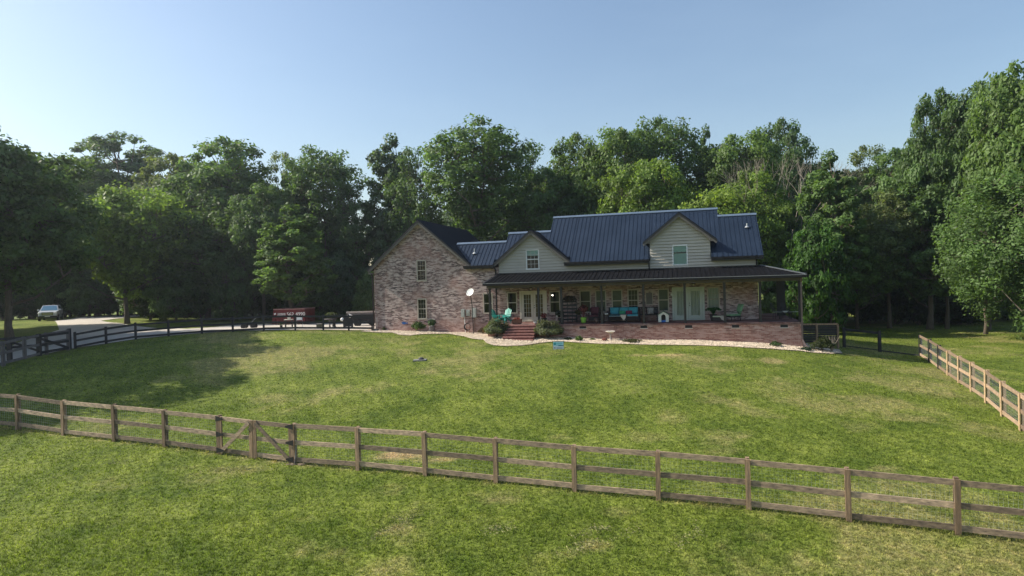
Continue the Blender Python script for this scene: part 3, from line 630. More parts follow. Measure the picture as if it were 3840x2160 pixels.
# interior floor and ceiling close the rooms
MB().box(-22.5, -14.8, .15, 10.3, -.3, 0).box(-14.75, 4.7, .15, 5.4, -.3, 0).box(-22.5, 4.7, .15, 5.4, 2.6, 2.7).box(-22.5, 4.7, 3.2, 3.3, 0, 2.6).build('room_lining', INT, HR, zoff=FL)
# siding with real laps
def clip(poly, z, keep_above):
    out = []; n = len(poly)
    for i in range(n):
        a, b = poly[i], poly[(i+1) % n]; ia = (a[1] >= z) == keep_above or a[1] == z; ib = (b[1] >= z) == keep_above or b[1] == z
        if ia: out.append(a)
        if ia != ib: t = (z-a[1])/(b[1]-a[1]); out.append((a[0]+t*(b[0]-a[0]), z))
    return out
def lap(mb, poly, y0=0., e=.205):
    z0 = 3.38; zs = [p[1] for p in poly]
    z = z0+math.floor((min(zs)-z0)/e)*e
    while z < max(zs):
        q = clip(clip(poly, z+.035, True), z+e, False)
        if len(q) >= 3:
            f = lambda zz: y0-.075+.045*(zz-z)/e
            mb.add([(x, f(zz), zz) for x, zz in q], [tuple(range(len(q)))])
            lo = [p for p in q if abs(p[1]-z-.035) < 1e-4]
            if len(lo) >= 2:
                a = min(p[0] for p in lo); b = max(p[0] for p in lo); zz = z+.035; mb.add([(a, y0-.075, zz), (b, y0-.075, zz), (b, y0-.008, zz), (a, y0-.008, zz)], [(0, 1, 2, 3)])
                mb.add([(a, y0-.008, zz-.035), (b, y0-.008, zz-.035), (b, y0-.008, zz), (a, y0-.008, zz)], [(0, 1, 2, 3)])
        z += e
sb_ = MB()
def gable_siding(xa, xb, xm, zt, s, win):
    tp = lambda x: zt-s*abs(x-xm)-.10; (a, b, c, d) = win
    lap(sb_, [(xa, 3.38), (a, 3.38), (a, tp(a)), (xa, tp(xa))]); lap(sb_, [(b, 3.38), (xb, 3.38), (xb, tp(xb)), (b, tp(b))])
    lap(sb_, [(a, 3.38), (b, 3.38), (b, c), (a, c)]); lap(sb_, [(a, d), (b, d), (b, tp(b)), (xm, tp(xm)), (a, tp(a))])
DW1 = (-10.62, -9.70, 3.70, 5.06); DW2 = (-.57, .38, 3.64, 4.95)
gable_siding(-12.66, -7.6, -10.19, 6.39, .81, DW1); gable_siding(-2.04, 1.84, -.10, 7.07, .80, DW2)
lap(sb_, [(-7.6, 3.38), (-2.04, 3.38), (-2.04, 4.02), (-7.6, 4.02)]); lap(sb_, [(1.84, 3.38), (4.72, 3.38), (4.72, 4.02), (1.84, 4.02)])
sb_.add([(-2.04, 0, 3.4), (-2.04, 1.6, 3.4), (-2.04, 1.6, 5.45), (-2.04, -.02, 5.45)], [(0, 1, 2, 3)]); sb_.add([(1.84, 0, 3.4), (1.84, 1.6, 3.4), (1.84, 1.6, 5.45), (1.84, -.02, 5.45)], [(0, 1, 2, 3)])
for w in (DW1, DW2):
    wall(sb_, [(w[0], w[3]), (w[1], w[3])], w[2], [w])
HB(sb_, 'siding', SIDING, fixn=False)
MB().box(-12.5, -7.8, .02, 2.4, 3.3, 3.4).box(-2, 1.8, .02, 3, 3.3, 3.4).box(-12.5, -7.8, 1.2, 1.3, 3.4, 5.1).box(-1.9, 1.7, 1.6, 1.7, 3.4, 5.2).build('dormer_lining', INT, HR, zoff=FL)
# ---- roofs
def plane_z(y, y0=-.45, z0=4.08, s=.8): return z0+s*(y-y0)
def ribs(mb, poly, zf, step=.29, w=.035, h=.03, axis='x', off=0):
    """standing ribs running up the slope; poly in plan (convex)"""
    k = 0 if axis == 'x' else 1; lo = min(p[k] for p in poly); hi = max(p[k] for p in poly); v = lo+.06+off
    while v < hi:
        xs = []; n = len(poly)
        for i in range(n):
            a, b = poly[i], poly[(i+1) % n]
            if (a[k]-v)*(b[k]-v) < 0: t = (v-a[k])/(b[k]-a[k]); xs.append(a[1-k]+t*(b[1-k]-a[1-k]))
        if len(xs) >= 2 and max(xs)-min(xs) > .1:
            p, q = min(xs), max(xs)
            A = (v, p) if k == 0 else (p, v); B = (v, q) if k == 0 else (q, v)
            mb.bar((A[0], A[1], zf(*A)+h/2), (B[0], B[1], zf(*B)+h/2), w, h)
        v += step
def roofplane(name, poly, zf, m, t=.07, step=.29, axis='x', rib=True):
    mb = MB(); mb.slab([(x, y, zf(x, y)) for x, y in poly], t)
    if rib: ribs(mb, poly, zf, step, axis=axis)
    return HB(mb, name, m)
fz = lambda x, y: plane_z(y)
roofplane('link_roof', [(-14.58, -.45), (-12.98, -.45), (-12.98, .05), (-12.55, .05), (-12.55, 1.75), (-16.55, 1.75)], fz, ROOF)
rear = lambda yr: (lambda x, y: plane_z(yr)-.8*(y-yr))
roofplane('link_roof', [(-12.55, 1.75), (-16.55, 1.75), (-14.6, 3.95), (-12.55, 3.95)], rear(1.75), ROOF, rib=False)
roofplane('mid_roof', [(-12.55, .05), (-9.35, .05), (-9.35, 2.58), (-12.55, 2.58)], fz, ROOF); roofplane('mid_roof', [(-12.55, 2.58), (-9.35, 2.58), (-9.35, 5.65), (-12.55, 5.65)], rear(2.58), ROOF, rib=False)
for q in ([(-9.35, .05), (-7.45, .05), (-7.45, 4.02), (-9.35, 4.02)], [(-7.45, -.45), (-2.08, -.45), (-2.08, 4.02), (-7.45, 4.02)], [(-2.08, .05), (1.88, .05), (1.88, 4.02), (-2.08, 4.02)],
          [(1.88, -.45), (2.55, -.45), (2.55, 4.02), (1.88, 4.02)], [(2.55, -.45), (5.05, -.45), (5.05, 3.27), (2.55, 3.27)]): roofplane('main_roof', q, fz, ROOF)
roofplane('rear_roof', [(-9.35, 4.02), (2.55, 4.02), (2.55, 8.5), (-9.35, 8.5)], rear(4.02), ROOF, rib=False); roofplane('rear_roof', [(2.55, 3.27), (5.05, 3.27), (5.05, 7), (2.55, 7)], rear(3.27), ROOF, rib=False)
cap = MB()
for (x0, x1, yr) in [(-16.4, -12.5, 1.75), (-12.58, -9.3, 2.58), (-9.38, 2.58, 4.02), (2.5, 5.08, 3.27)]:
    z = plane_z(yr)+.045; cap.slab([(x0, yr-.17, z-.10), (x1, yr-.17, z-.10), (x1, yr, z+.035), (x0, yr, z+.035)], .03); cap.slab([(x0, yr, z+.035), (x1, yr, z+.035), (x1, yr+.17, z-.10), (x0, yr+.17, z-.10)], .03)
HB(cap, 'ridge_cap', mat('ridge_metal', (.10, .14, .20), .4, .1, 2))
# dormers
def dormer(xm, zt, s, xl, xr, yb, yf=-.34):
    zf = lambda x, y: zt-s*abs(x-xm)
    a = roofplane('dormer_roof', [(xl, yf), (xm, yf), (xm, yb), (xl, yb)], zf, ROOF, axis='y'); b = roofplane('dormer_roof', [(xm, yf), (xr, yf), (xr, yb), (xm, yb)], zf, ROOF_SHADE, axis='y')  # right slope, turned from the sun, takes the darker shade copy
    mb = MB()
    for xe in (xl, xr): mb.bar((xe, yf-.012, zt-s*abs(xe-xm)-.10), (xm, yf-.012, zt-.10), .03, .11, up=(0, 0, 1))
    HB(mb, 'rake_trim', DARKTRIM)
    mb = MB()
    for xe in (xl, xr): mb.bar((xe, yf+.004, zt-s*abs(xe-xm)-.22), (xm, yf+.004, zt-.22), .025, .15, up=(0, 0, 1))
    for xe in (xl, xr):
        n = .13; mb.add([(xe, yf+.02, zt-s*abs(xe-xm)-n), (xm, yf+.02, zt-n), (xm, -.01, zt-n), (xe, -.01, zt-s*abs(xe-xm)-n)], [(0, 1, 2, 3)])
    HB(mb, 'rake_fascia', TRIM)
dormer(-10.19, 6.45, .81, -13.06, -7.45, 2.55); dormer(-.11, 7.13, .80, -2.46, 2.24, 3.4)
# eave returns of the right dormer
MB().box(-2.44, -2.0, -.30, .0, 5.12, 5.30).box(1.80, 2.22, -.30, .0, 5.12, 5.30).build('eave_return', TRIM, HR, zoff=FL)
# garage roof
gz_ = lambda x, y: 7.62-.852*abs(x+18.72)
roofplane('garage_roof', [(-22.92, -.32), (-18.72, -.32), (-18.72, 10.7), (-22.92, 10.7)], gz_, ROOF_SHADE, axis='y'); roofplane('garage_roof', [(-18.72, -.32), (-14.5, -.32), (-14.5, 10.7), (-18.72, 10.7)], gz_, ROOF_SHADE, axis='y', step=.4)
mb = MB()
for xe in (-22.92, -14.5): mb.bar((xe, -.335, gz_(xe, 0)-.09), (-18.72, -.335, 7.62-.09), .03, .10)
HB(mb, 'rake_trim', DARKTRIM); mb = MB()
for xe in (-22.85, -14.56):
    mb.bar((xe, -.318, gz_(xe, 0)-.23), (-18.72, -.318, 7.62-.23), .025, .17); mb.add([(xe, -.30, gz_(xe, 0)-.12), (-18.72, -.30, 7.5), (-18.72, -.01, 7.5), (xe, -.01, gz_(xe, 0)-.12)], [(0, 1, 2, 3)])
mb.box(-22.86, -22.56, -.30, 10.5, 3.72, 3.80); HB(mb, 'rake_fascia', TRIM)
# eaves, soffits, gutters
def gutter(x0, x1, y, z): return HB(MB().prism([(0, 0), (0, 0)], 0, 0) if 0 else MB().box(x0, x1, y-.11, y, z-.12, z), 'gutter', GUTTER)
for x0, x1 in ((-15.2, -12.98), (-7.85, -2.1), (1.86, 5.05)): HB(MB().box(x0, x1, -.43, -.005, 3.84, 3.93).box(x0, x1, -.4495, -.4302, 3.84, 4.0), 'soffit', DARKTRIM)
for x0, x1 in ((-15.2, -12.95), (-7.85, -2.1), (1.86, 5.05)): gutter(x0, x1, -.455, 4.07)
mb = MB()
for k in range(22): mb.box(-14.9+k*.10, -14.9+k*.10+.055, -.028, .01, 3.66, 3.83)
HB(mb, 'dentil_course', BRICK); mb = MB()
for k in range(26): mb.box(-11.5+k*.10, -11.5+k*.10+.065, -.02, .01, 2.16, 2.34)
HB(mb, 'soldier_course', BRICK)
def downspout(pts, r=.045):
    mb = MB()
    for a, b in zip(pts[:-1], pts[1:]): mb.bar(a, b, .085, .065, up=(0, 1, 0))
    return HB(mb, 'downspout', GUTTER)
downspout([(-12.9, -.5, 3.95), (-12.9, -.06, 3.7), (-12.9, -.06, .0)]); downspout([(-2.12, -.5, 3.98), (-2.12, -.09, 3.86), (-2.12, -.09, 3.42)]); downspout([(4.66, -.5, 3.98), (4.66, -.09, 3.8), (4.66, -.09, 3.42)])
downspout([(-22.62, -.3, 3.7), (-22.66, -.05, 3.5), (-22.66, -.05, -.5)])
# plumbing vents
for (x, y, tall) in ((-14.68, .65, .4), (4.33, 2.0, .3)):
    z = plane_z(y); MB().tube([(x, y, z), (x, y, z+tall)], .045, 8).lathe([(.16, .02), (.09, .10), (.05, .14)], (x, y, z), 10).build('roof_vent', METAL, HR, zoff=FL)

# ---- windows and doors
def window(x0, x1, z0, z1, mun, back, y=0., wm=WINF, sash=True):
    t = .055; f = MB(); yy = y+.02
    for a in ((x0-.02, x0+t, z0, z1), (x1-t, x1+.02, z0, z1), (x0-.02, x1+.02, z1-t, z1+.03), (x0-.05, x1+.05, z0-.05, z0+t*.8)): f.box(a[0], a[1], y-.03, y+.08, a[2], a[3])
    zm = (z0+z1)/2
    if sash: f.box(x0+t, x1-t, y+.0, y+.06, zm-.03, zm+.03)
    fr = HB(f, 'window', wm)
    HB(MB().add([(x0+.03, y+.047, z0+.03), (x1-.03, y+.047, z0+.03), (x1-.03, y+.047, z1-.03), (x0+.03, y+.047, z1-.03)], [(0, 1, 2, 3)]), 'pane', GLASS, fr, fixn=False)
    if mun:
        m = MB(); nx_, nz_ = mun
        for (a, b) in ((z0+t, zm-.03), (zm+.03, z1-t)):
            for i in range(1, nx_): x = x0+t+(x1-x0-2*t)*i/nx_; m.box(x-.007, x+.007, y+.03, y+.044, a, b)
            for i in range(1, nz_): z = a+(b-a)*i/nz_; m.box(x0+t, x1-t, y+.031, y+.043, z-.009, z+.009)
        HB(m, 'muntin', wm, fr)
    if back != 'dark':
        bm_ = {'shade': BLIND2, 'curtain': CURT, 'aqua': AQUA, 'blind': BLIND}[back if back in ('shade', 'curtain', 'aqua') else 'blind']
        zl = z0 if back != 'half' else z1-.42
        if back == 'half': bm_ = AQUA
        b = MB(); k = 0; n = int((z1-zl)/.05)
        if back == 'curtain':
            for i in range(16): xa = x0+(x1-x0)*i/16; b.add([(xa, y+.10+.03*(i % 2), z0), (xa+(x1-x0)/16, y+.10+.03*((i+1) % 2), z0), (xa+(x1-x0)/16, y+.10+.03*((i+1) % 2), z1), (xa, y+.10+.03*(i % 2), z1)], [(0, 1, 2, 3)])
        else:
            for i in range(n): z = zl+i*.05; b.add([(x0+.03, y+.085, z), (x1-.03, y+.085, z), (x1-.03, y+.105, z+.05), (x0+.03, y+.105, z+.05)], [(0, 1, 2, 3)])
        HB(b, 'blind', bm_, fr, fixn=False)
    return fr
for w in WN: window(w[0], w[1], w[2], w[3], w[4], w[5])
window(*DW1, (3, 2), 'half', y=-.03, wm=WHITE); window(*DW2, None, 'aqua', y=-.03, wm=WHITE, sash=False)
def french(x0, x1, z0, z1, back, cm):
    f = MB().box(x0-.06, x0+.07, -.04, .1, z0, z1+.03).box(x1-.07, x1+.06, -.04, .1, z0, z1+.03).box(x0+.07, x1-.07, -.04, .1, z1-.08, z1+.03).box(x0-.06, x1+.06, -.07, .1, z0-.05, z0+.02)
    HB(f, 'door_frame', cm); xm = (x0+x1)/2
    for i, (a, b) in enumerate(((x0+.075, xm-.005), (xm+.005, x1-.075))):
        st = .17; zl, zh = z0+.28, z1-.24
        d = MB().box(a, a+st, .0, .05, z0+.025, z1-.085).box(b-st, b, .0, .05, z0+.025, z1-.085).box(a+st, b-st, .0, .05, z0+.025, zl).box(a+st, b-st, .0, .05, zh, z1-.085)
        o = HB(d, 'door', cm); HB(MB().add([(a+st-.01, .024, zl-.01), (b-st+.01, .024, zl-.01), (b-st+.01, .024, zh+.01), (a+st-.01, .024, zh+.01)], [(0, 1, 2, 3)]), 'pane', GLASS, o, fixn=False); m = MB()
        for k in (1, 2): x = a+st+(b-a-2*st)*k/3; m.box(x-.011, x+.011, .004, .021, zl, zh)
        for k in range(1, 5): z = zl+(zh-zl)*k/5; m.box(a+st, b-st, .005, .020, z-.011, z+.011)
        HB(m, 'muntin', cm, o)
        if back:
            c = MB()
            for k in range(12): xa = a+.1+(b-a-.2)*k/12; w_ = (b-a-.2)/12; c.add([(xa, .10+.03*(k % 2), z0+.1), (xa+w_, .10+.03*((k+1) % 2), z0+.1), (xa+w_, .10+.03*((k+1) % 2), z1-.1), (xa, .10+.03*(k % 2), z1-.1)], [(0, 1, 2, 3)])
            HB(c, 'curtain', CURT, o, fixn=False)
        if i == 1:
            h = MB().ball((a+.075, -.05, z0+.93), .032).ball((a+.075, -.03, z0+1.08), .028).tube([(a+.075, 0, z0+.93), (a+.075, -.05, z0+.93)], .012, 6); HB(h, 'handle', BLACK, o)
french(*DOORS[0], False, CREAM); french(*DOORS[1], True, mat('pale_green_door_paint', (.50, .55, .49), .5, .05, 3))
# warm glow behind left door glass, painted as an amber panel inside
HB(MB().box(-11.0, -9.4, .9, 1.0, 0, 2.3), 'inner_panel', mat('amber_glow_panel', (.26, .15, .05), .6, .3, 4))
# ---- porch
PX0, PX1, PY = -12.75, 6.86, -2.85
mb = MB().box(PX0, PX1, PY, -.005, -2.3, -.17).box(4.73, PX1, -.005, 6.5, -2.3, -.17); HB(mb, 'porch_base', BRICKR)
HB(MB().box(PX0-.02, PX1+.02, PY-.03, -.004, -.17, -.045).box(4.74, PX1+.02, -.004, 6.5, -.17, -.045), 'porch_floor', ROWL)
mb = MB(); n = int((PX1-PX0)/.11)
for k in range(n): x = PX0+k*.11; mb.box(x, x+.07, PY-.045, PY+.02, -.155, -.05)
HB(mb, 'rowlock_edge', ROWL)
for px, py in [(2185.5, 1227), (2414.5, 1225.5), (2582.5, 1225), (2758.5, 1223.5), (2940.5, 1222.5)]:
    x, z = hray(px, py, PY); v = HB(MB().box(x-.21, x+.21, PY-.012, PY+.05, z-.085, z+.085), 'foundation_vent', BLACK)
    m = MB().box(x-.25, x+.25, PY-.04, PY, z-.125, z-.09)
    HB(m, 'sill', mat('white_mortar', (.55, .52, .48), .9, .15, 6), v)
    s = MB()
    for k in range(5): s.box(x-.20, x+.20, PY-.02, PY-.013, z-.07+k*.032, z-.062+k*.032)
    HB(s, 'louver', DARKTRIM, v)
# steps: own thing of the house
SX0, SX1 = -11.22, -9.36
zb = -1.17; nst = 6; st = MB(); tr = MB()
for k in range(nst):
    zt = -.05-(k)*.165 if k else -.05; y1 = PY-.02-k*.29; y0 = y1-.29
    ex = .0
    st.box(SX0-.02*k, SX1+.02*k, y0, y1, -2.2, zt-.06); tr.box(SX0-.03-.02*k, SX1+.03+.02*k, y0-.03, y1, zt-.06, zt)
s_ = HB(st, 'brick_steps', mat('step_brick_side', (.17, .07, .06), .85, .35, 6, .5, 30)); HB(tr, 'tread', STEPM, s_)
for px in (1837, 2019, 2105, 2256, 2413, 2568, 2717, 2850, 2998):
    x = hray(px, 1120, -2.70)[0]; p = HB(MB().box(x-.07, x+.07, -2.77, -2.63, -.05, 2.42), 'porch_post', POSTM)
    HB(MB().box(x-.085, x+.085, -2.785, -2.615, -.048, .02), 'post_base', POSTM, p); HB(MB().box(x-.085, x+.085, -2.785, -2.615, 2.34, 2.419), 'post_cap', POSTM, p)
    if px == 1837: HB(MB().tube([(x-.06, -2.7, 1.95), (x-.16, -2.7, 2.12), (x-.20, -2.7, 2.4)], .035, 6), 'curved_bracket', POSTM, p)
HB(MB().box(6.30, 6.85, 3.5, 3.62, -.05, 2.42), 'dark_screen_panel', BLACK); HB(MB().box(6.66, 6.80, 6.23, 6.37, -.05, 2.42), 'porch_post', POSTM)
HB(MB().box(PX0-.02, 6.9, -2.8, -2.6, 2.42, 2.64).box(6.7, 6.9, -2.6, 6.5, 2.42, 2.64).box(PX0-.02, PX0+.16, -2.6, -.01, 2.42, 2.64), 'porch_beam', mat('beam_brown', (.075, .065, .055), .7, .2, 3))
HB(MB().box(PX0, 6.88, -3.1, -.006, 2.645, 2.68).box(4.73, 6.88, -.006, 6.5, 2.645, 2.68), 'porch_ceiling', CEIL)
pz = lambda x, y: 2.77+(y+3.2)*(3.42-2.77)/3.2
pr = [(-12.86, -3.2), (7.03, -3.2), (4.9, -.02), (-12.72, -.02)]
mb = MB().slab([(x, y, pz(x, y)) for x, y in pr], .06); ribs(mb, pr, pz, .29, .04, .028); HB(mb, 'porch_roof', PROOF)
pz2 = lambda x, y: 2.77+(7.03-x)*(3.42-2.77)/2.13
pr2 = [(7.03, -3.2), (7.03, 6.6), (4.9, 6.6), (4.9, -.02)]; mb = MB().slab([(x, y, pz2(x, y)) for x, y in pr2], .06); ribs(mb, pr2, pz2, .29, .04, .028, axis='y'); HB(mb, 'porch_roof', PROOF)
HB(MB().bar((7.03, -3.2, 2.81), (4.9, -.02, 3.46), .16, .05), 'hip_cap', mat('hip_metal', (.08, .09, .10), .4, .1, 2))
HB(MB().box(-12.88, 7.05, -3.33, -3.205, 2.62, 2.78).box(7.04, 7.16, -3.2, 6.6, 2.62, 2.78), 'porch_gutter', GUTTER)
HB(MB().box(-12.88, 7.05, -3.34, -3.33, 2.755, 2.785), 'gutter_lip', mat('grey_gutter_lip', (.26, .26, .27), .4, .1, 3))
HB(MB().box(-12.82, 7.0, -3.2, -3.17, 2.6, 2.76).box(-12.80, -12.76, -3.2, -.02, 2.62, 2.76), 'porch_fascia', DARKTRIM)
HB(MB().slab([(-12.9, -3.2, 2.80), (-12.8, -3.2, 2.80), (-12.66, -.02, 3.45), (-12.76, -.02, 3.45)], .1), 'porch_rake', DARKTRIM)
HB(MB().bar((-12.66, -.05, 3.45), (4.9, -.05, 3.45), .06, .05), 'flashing', DARKTRIM)
# front right downspout kicks out at the foot
mb = MB()
for a, b in (((6.78, -3.2, 2.6), (6.80, -2.9, 2.35)), ((6.80, -2.90, 2.35), (6.80, -2.90, -1.1)), ((6.80, -2.90, -1.1), (6.95, -3.02, -1.45)), ((6.95, -3.02, -1.45), (7.15, -3.15, -1.62))): mb.bar(a, b, .09, .075, up=(0, 1, 0))
HB(mb, 'downspout', mat('light_brown_metal', (.14, .10, .09), .5, .2, 4))
# small lamp by the right door, ceiling fans, framed mirror
def hthing(name, x, y, z, label, cat, rz=0, group=None): return empty(name, H2W(x, y, z), -YAW+rz, label, cat, group)
x, z = hray(2519, 1104, 0); r = hthing('wall_lamp', x, 0, z, 'small white wall lamp left of the pale green french doors', 'lamp')
MB().box(-.05, .05, -.03, -.005, -.1, .08).build('back_plate', BLACK, r); MB().lathe([(.05, -.08), (.075, 0), (.04, .08)], (0, -.09, 0), 10).build('shade', WHITE, r, smooth=True)
def fan(px, y, label):
    x, z = hray(px, 1075, y); r = hthing('ceiling_fan', x, y, 2.645, label, 'ceiling fan', group='ceiling fans under the porch roof')
    MB().lathe([(.05, -.08), (.07, -.02), (.07, 0)], n=10).tube([(0, 0, -.03), (0, 0, -.18)], .02, 6).build('rod', BLACK, r); MB().lathe([(.04, -.30), (.10, -.27), (.11, -.2), (.05, -.17)], n=12).build('motor', BLACK, r)
    for k in range(4):
        a = k*math.pi/2+.5; c, s = math.cos(a), math.sin(a); mb = MB(); mb.slab([(.1*c-.05*s, .1*s+.05*c, -.2), (.1*c+.05*s, .1*s-.05*c, -.21), (.62*c+.075*s, .62*s-.075*c, -.22), (.62*c-.075*s, .62*s+.075*c, -.19)], .012); mb.build('blade', DARKTRIM, r)
    MB().lathe([(.02, -.38), (.07, -.35), (.08, -.30)], n=10).build('light_globe', mat('frosted_globe', (.4, .38, .33), .4, .05, 2), r)
fan(1990, -1.4, 'dark ceiling fan above the cream french doors'); fan(2268, -1.4, 'dark ceiling fan beside the porch post above the maroon chair'); fan(2600, -1.4, 'dark ceiling fan above the pale green french doors')
x0, z1 = hray(2420, 1093, -.02); x1, z0 = hray(2449, 1143, -.02)
r = hthing('framed_mirror', (x0+x1)/2, 0, z0, 'arched framed mirror hung on the brick between shaded windows', 'mirror'); w_ = (x1-x0)/2; h_ = z1-z0
MB().box(-w_, -w_+.04, -.04, -.01, 0, h_-.1).box(w_-.04, w_, -.04, -.01, 0, h_-.1).box(-w_, w_, -.04, -.01, 0, .05).prism([(-w_, h_-.1), (-w_*.6, h_+.04), (0, h_+.08), (w_*.6, h_+.04), (w_, h_-.1), (w_-.04, h_-.1), (0, h_+.03), (-w_+.04, h_-.1)], -.04, -.01).build('frame', WINF, r, fixn=False)
MB().box(-w_+.04, w_-.04, -.02, -.008, .05, h_-.1).build('pane', mat('dim_mirror', (.10, .085, .08), .4, .2, 3), r)
# lit bulb seen through a window
x, z = hray(2071.5, 1107, .15); r = hthing('light_bulb', x, .16, z, 'small lit bulb glowing behind the window right of the cream doors', 'light bulb')
MB().ball((0, 0, 0), .045, 10, 8).build('glass', mat('lit_bulb', (1, .88, .7), .4, .01, 2, emit=9), r, smooth=True); MB().tube([(0, 0, .03), (0, 0, .25)], .008, 5).build('cord', BLACK, r)
# ================================================================== porch things (house-local x from the photo, floor = 0)
def hx_(px, y, py=1200): return hray(px, py, y)[0]
TERRA = mat('terracotta', (.24, .10, .06), .8, .2, 6); GREENP = mat('lime_pot', (.20, .42, .06), .5, .1, 4); CUSH = mat('aqua_cushion', (.055, .33, .42), .85, .1, 5); MAROON = mat('maroon_cushion', (.10, .025, .04), .85, .2, 5)
WICK = mat('dark_wicker', (.025, .018, .018), .7, .4, 30, .4, 60); PALEF = mat('pale_fabric', (.42, .38, .34), .9, .15, 6); SAGE = mat('sage_fabric', (.16, .30, .17), .9, .12, 5)
def leaves_mb(n, c, r, s, seed, droop=0., flat=.8, m=None):
    g = np.random.default_rng(seed); d = g.normal(0, 1, (n, 3)); d /= np.linalg.norm(d, axis=1)[:, None]; rad = r*(.35+.65*g.random(n)**.5)
    P = np.array(c)+d*rad[:, None]*np.array([1, 1, flat]); P[:, 2] -= droop*rad
    return quads(P, d, s, g)
def quads(P, d, s, g, el=1.5):
    n = len(P); nn = d+g.normal(0, .6, (n, 3))+np.array([0, 0, .35]); nn /= np.linalg.norm(nn, axis=1)[:, None]
    t = np.cross(nn, g.normal(0, 1, (n, 3))); t /= np.linalg.norm(t, axis=1)[:, None]; b = np.cross(nn, t); S = s*(.6+.8*g.random(n))[:, None]
    V = np.stack([P-t*S*el*.5, P+b*S*.42, P+t*S*el*.5+nn*S*.12, P-b*S*.42], 1).reshape(-1, 3)
    return V, np.arange(n*4).reshape(-1, 4), np.repeat(g.random(n), 4)
def foliage(name, V, Fq, T, colr, parent, m=None):
    me = npmesh(name, V, Fq, m or LEAF, {'tint': T}); o = link(name, me, parent); o.color = (*colr, 1); return o
def adirondack(x, y, z, rz, label):
    r = hthing('garden_chair', x, y, z, label, 'garden chair', rz, 'teal garden chairs around the small teal table')
    mb = MB()
    for k in range(5): mb.slab([(-.26+k*.107, -.3, .36), (-.16+k*.107, -.3, .36), (-.16+k*.107, .2, .27), (-.26+k*.107, .2, .27)], .02)
    mb.build('seat', TEAL, r); mb = MB()
    for k in range(5): h = .98-.06*abs(k-2); mb.bar((-.2+k*.1, .2, .28), (-.22+k*.11, .47, h), .085, .018, up=(0, 1, 0))
    mb.build('backrest', TEAL, r)
    for s in (-1, 1):
        MB().box(s*.32-.06, s*.32+.06, -.36, .32, .53, .55).build('armrest', TEAL, r)
        mb = MB(); mb.box(s*.28-.015, s*.28+.015, -.33, -.24, 0, .53); mb.bar((s*.27, -.3, .32), (s*.27, .55, .03), .02, .1); mb.build('leg', TEAL, r)
    return r
xa = hx_(1856, -1.9); adirondack(hx_(1868, -1.9), -1.9, 0, R(70), 'teal slatted garden chair at the left end of the porch, seen from its side')
adirondack(hx_(1893, -.9), -.8, 0, R(-20), 'teal slatted garden chair in front of the first dark porch window')
r = hthing('side_table', hx_(1900, -2.1), -2.0, 0, 'small round teal table between the two teal garden chairs', 'table'); MB().lathe([(.30, .47), (.33, .48), (.33, .5), (.30, .51)], n=18).build('table_top', TEAL, r)
for k in range(3): a = k*2.1; MB().bar((.26*math.cos(a), .26*math.sin(a), 0), (.16*math.cos(a), .16*math.sin(a), .47), .09, .025).build('leg', TEAL, r)
r = hthing('planter_box', hx_(1940, -2.2), -2.3, 0, 'brown wooden planter box beside the top of the brick steps', 'planter box'); MB().add([(-.28, -.16, 0), (.28, -.16, 0), (.28, .16, 0), (-.28, .16, 0), (-.33, -.2, .30), (.33, -.2, .30), (.33, .2, .30), (-.33, .2, .30)], [(0, 1, 5, 4), (1, 2, 6, 5), (2, 3, 7, 6), (3, 0, 4, 7), (3, 2, 1, 0)]).build('box', mat('planter_brown', (.16, .075, .045), .8, .2, 5), r)
V, Fq, T = leaves_mb(140, (0, 0, .33), .26, .05, 21, flat=.35); foliage('flowers', V, Fq, T, (.22, .06, .06), r)
r = hthing('door_mat', -10.3, -.45, 0, 'flat dark door mat before the cream french doors', 'mat'); MB().box(-.45, .45, -.25, .25, 0, .018).build('mat', mat('brown_coir', (.10, .06, .035), .95, .3, 20), r)
r = hthing('bowl', hx_(2008, -2.5), -2.5, 0, 'small white bowl on the porch edge left of the post', 'bowl'); MB().lathe([(.06, 0), (.10, .04), (.14, .15), (.13, .16), (.09, .06), (.02, .04)], n=14).build('bowl_body', WHITE, r, smooth=True)
r = hthing('flower_stand', hx_(2040, -2.3), -2.3, 0, 'dark pot of red flowers in front of the cream doors', 'potted flowers'); MB().lathe([(.12, 0), (.17, .10), (.20, .34), (.22, .36), (.18, .36)], n=14).build('pot', mat('dark_pot', (.05, .035, .035), .6, .2, 5), r, smooth=True)
V, Fq, T = leaves_mb(200, (0, 0, .52), .22, .06, 22); foliage('flowers', V, Fq, T, (.22, .035, .04), r)
r = hthing('garden_figure', hx_(2088, -2.6), -2.55, 0, 'pale stone garden ornament by the porch post with a dark plant behind', 'ornament'); MB().lathe([(.10, 0), (.11, .05), (.07, .12), (.10, .25), (.08, .36), (.04, .40)], n=10).build('body', mat('pinkish_stone', (.28, .20, .18), .9, .2, 8), r, smooth=True); MB().ball((0, 0, .46), .07).build('top_ball', PALEF, r, smooth=True)
r = hthing('potted_plant', hx_(2098, -1.8), -1.8, 0, 'dark leafy potted plant behind the second free porch post', 'potted plant'); MB().lathe([(.12, 0), (.16, .3), (.18, .32), (.14, .32)], n=12).build('pot', BLACK, r); V, Fq, T = leaves_mb(260, (0, 0, .62), .30, .09, 23); foliage('foliage', V, Fq, T, (.03, .05, .025), r)
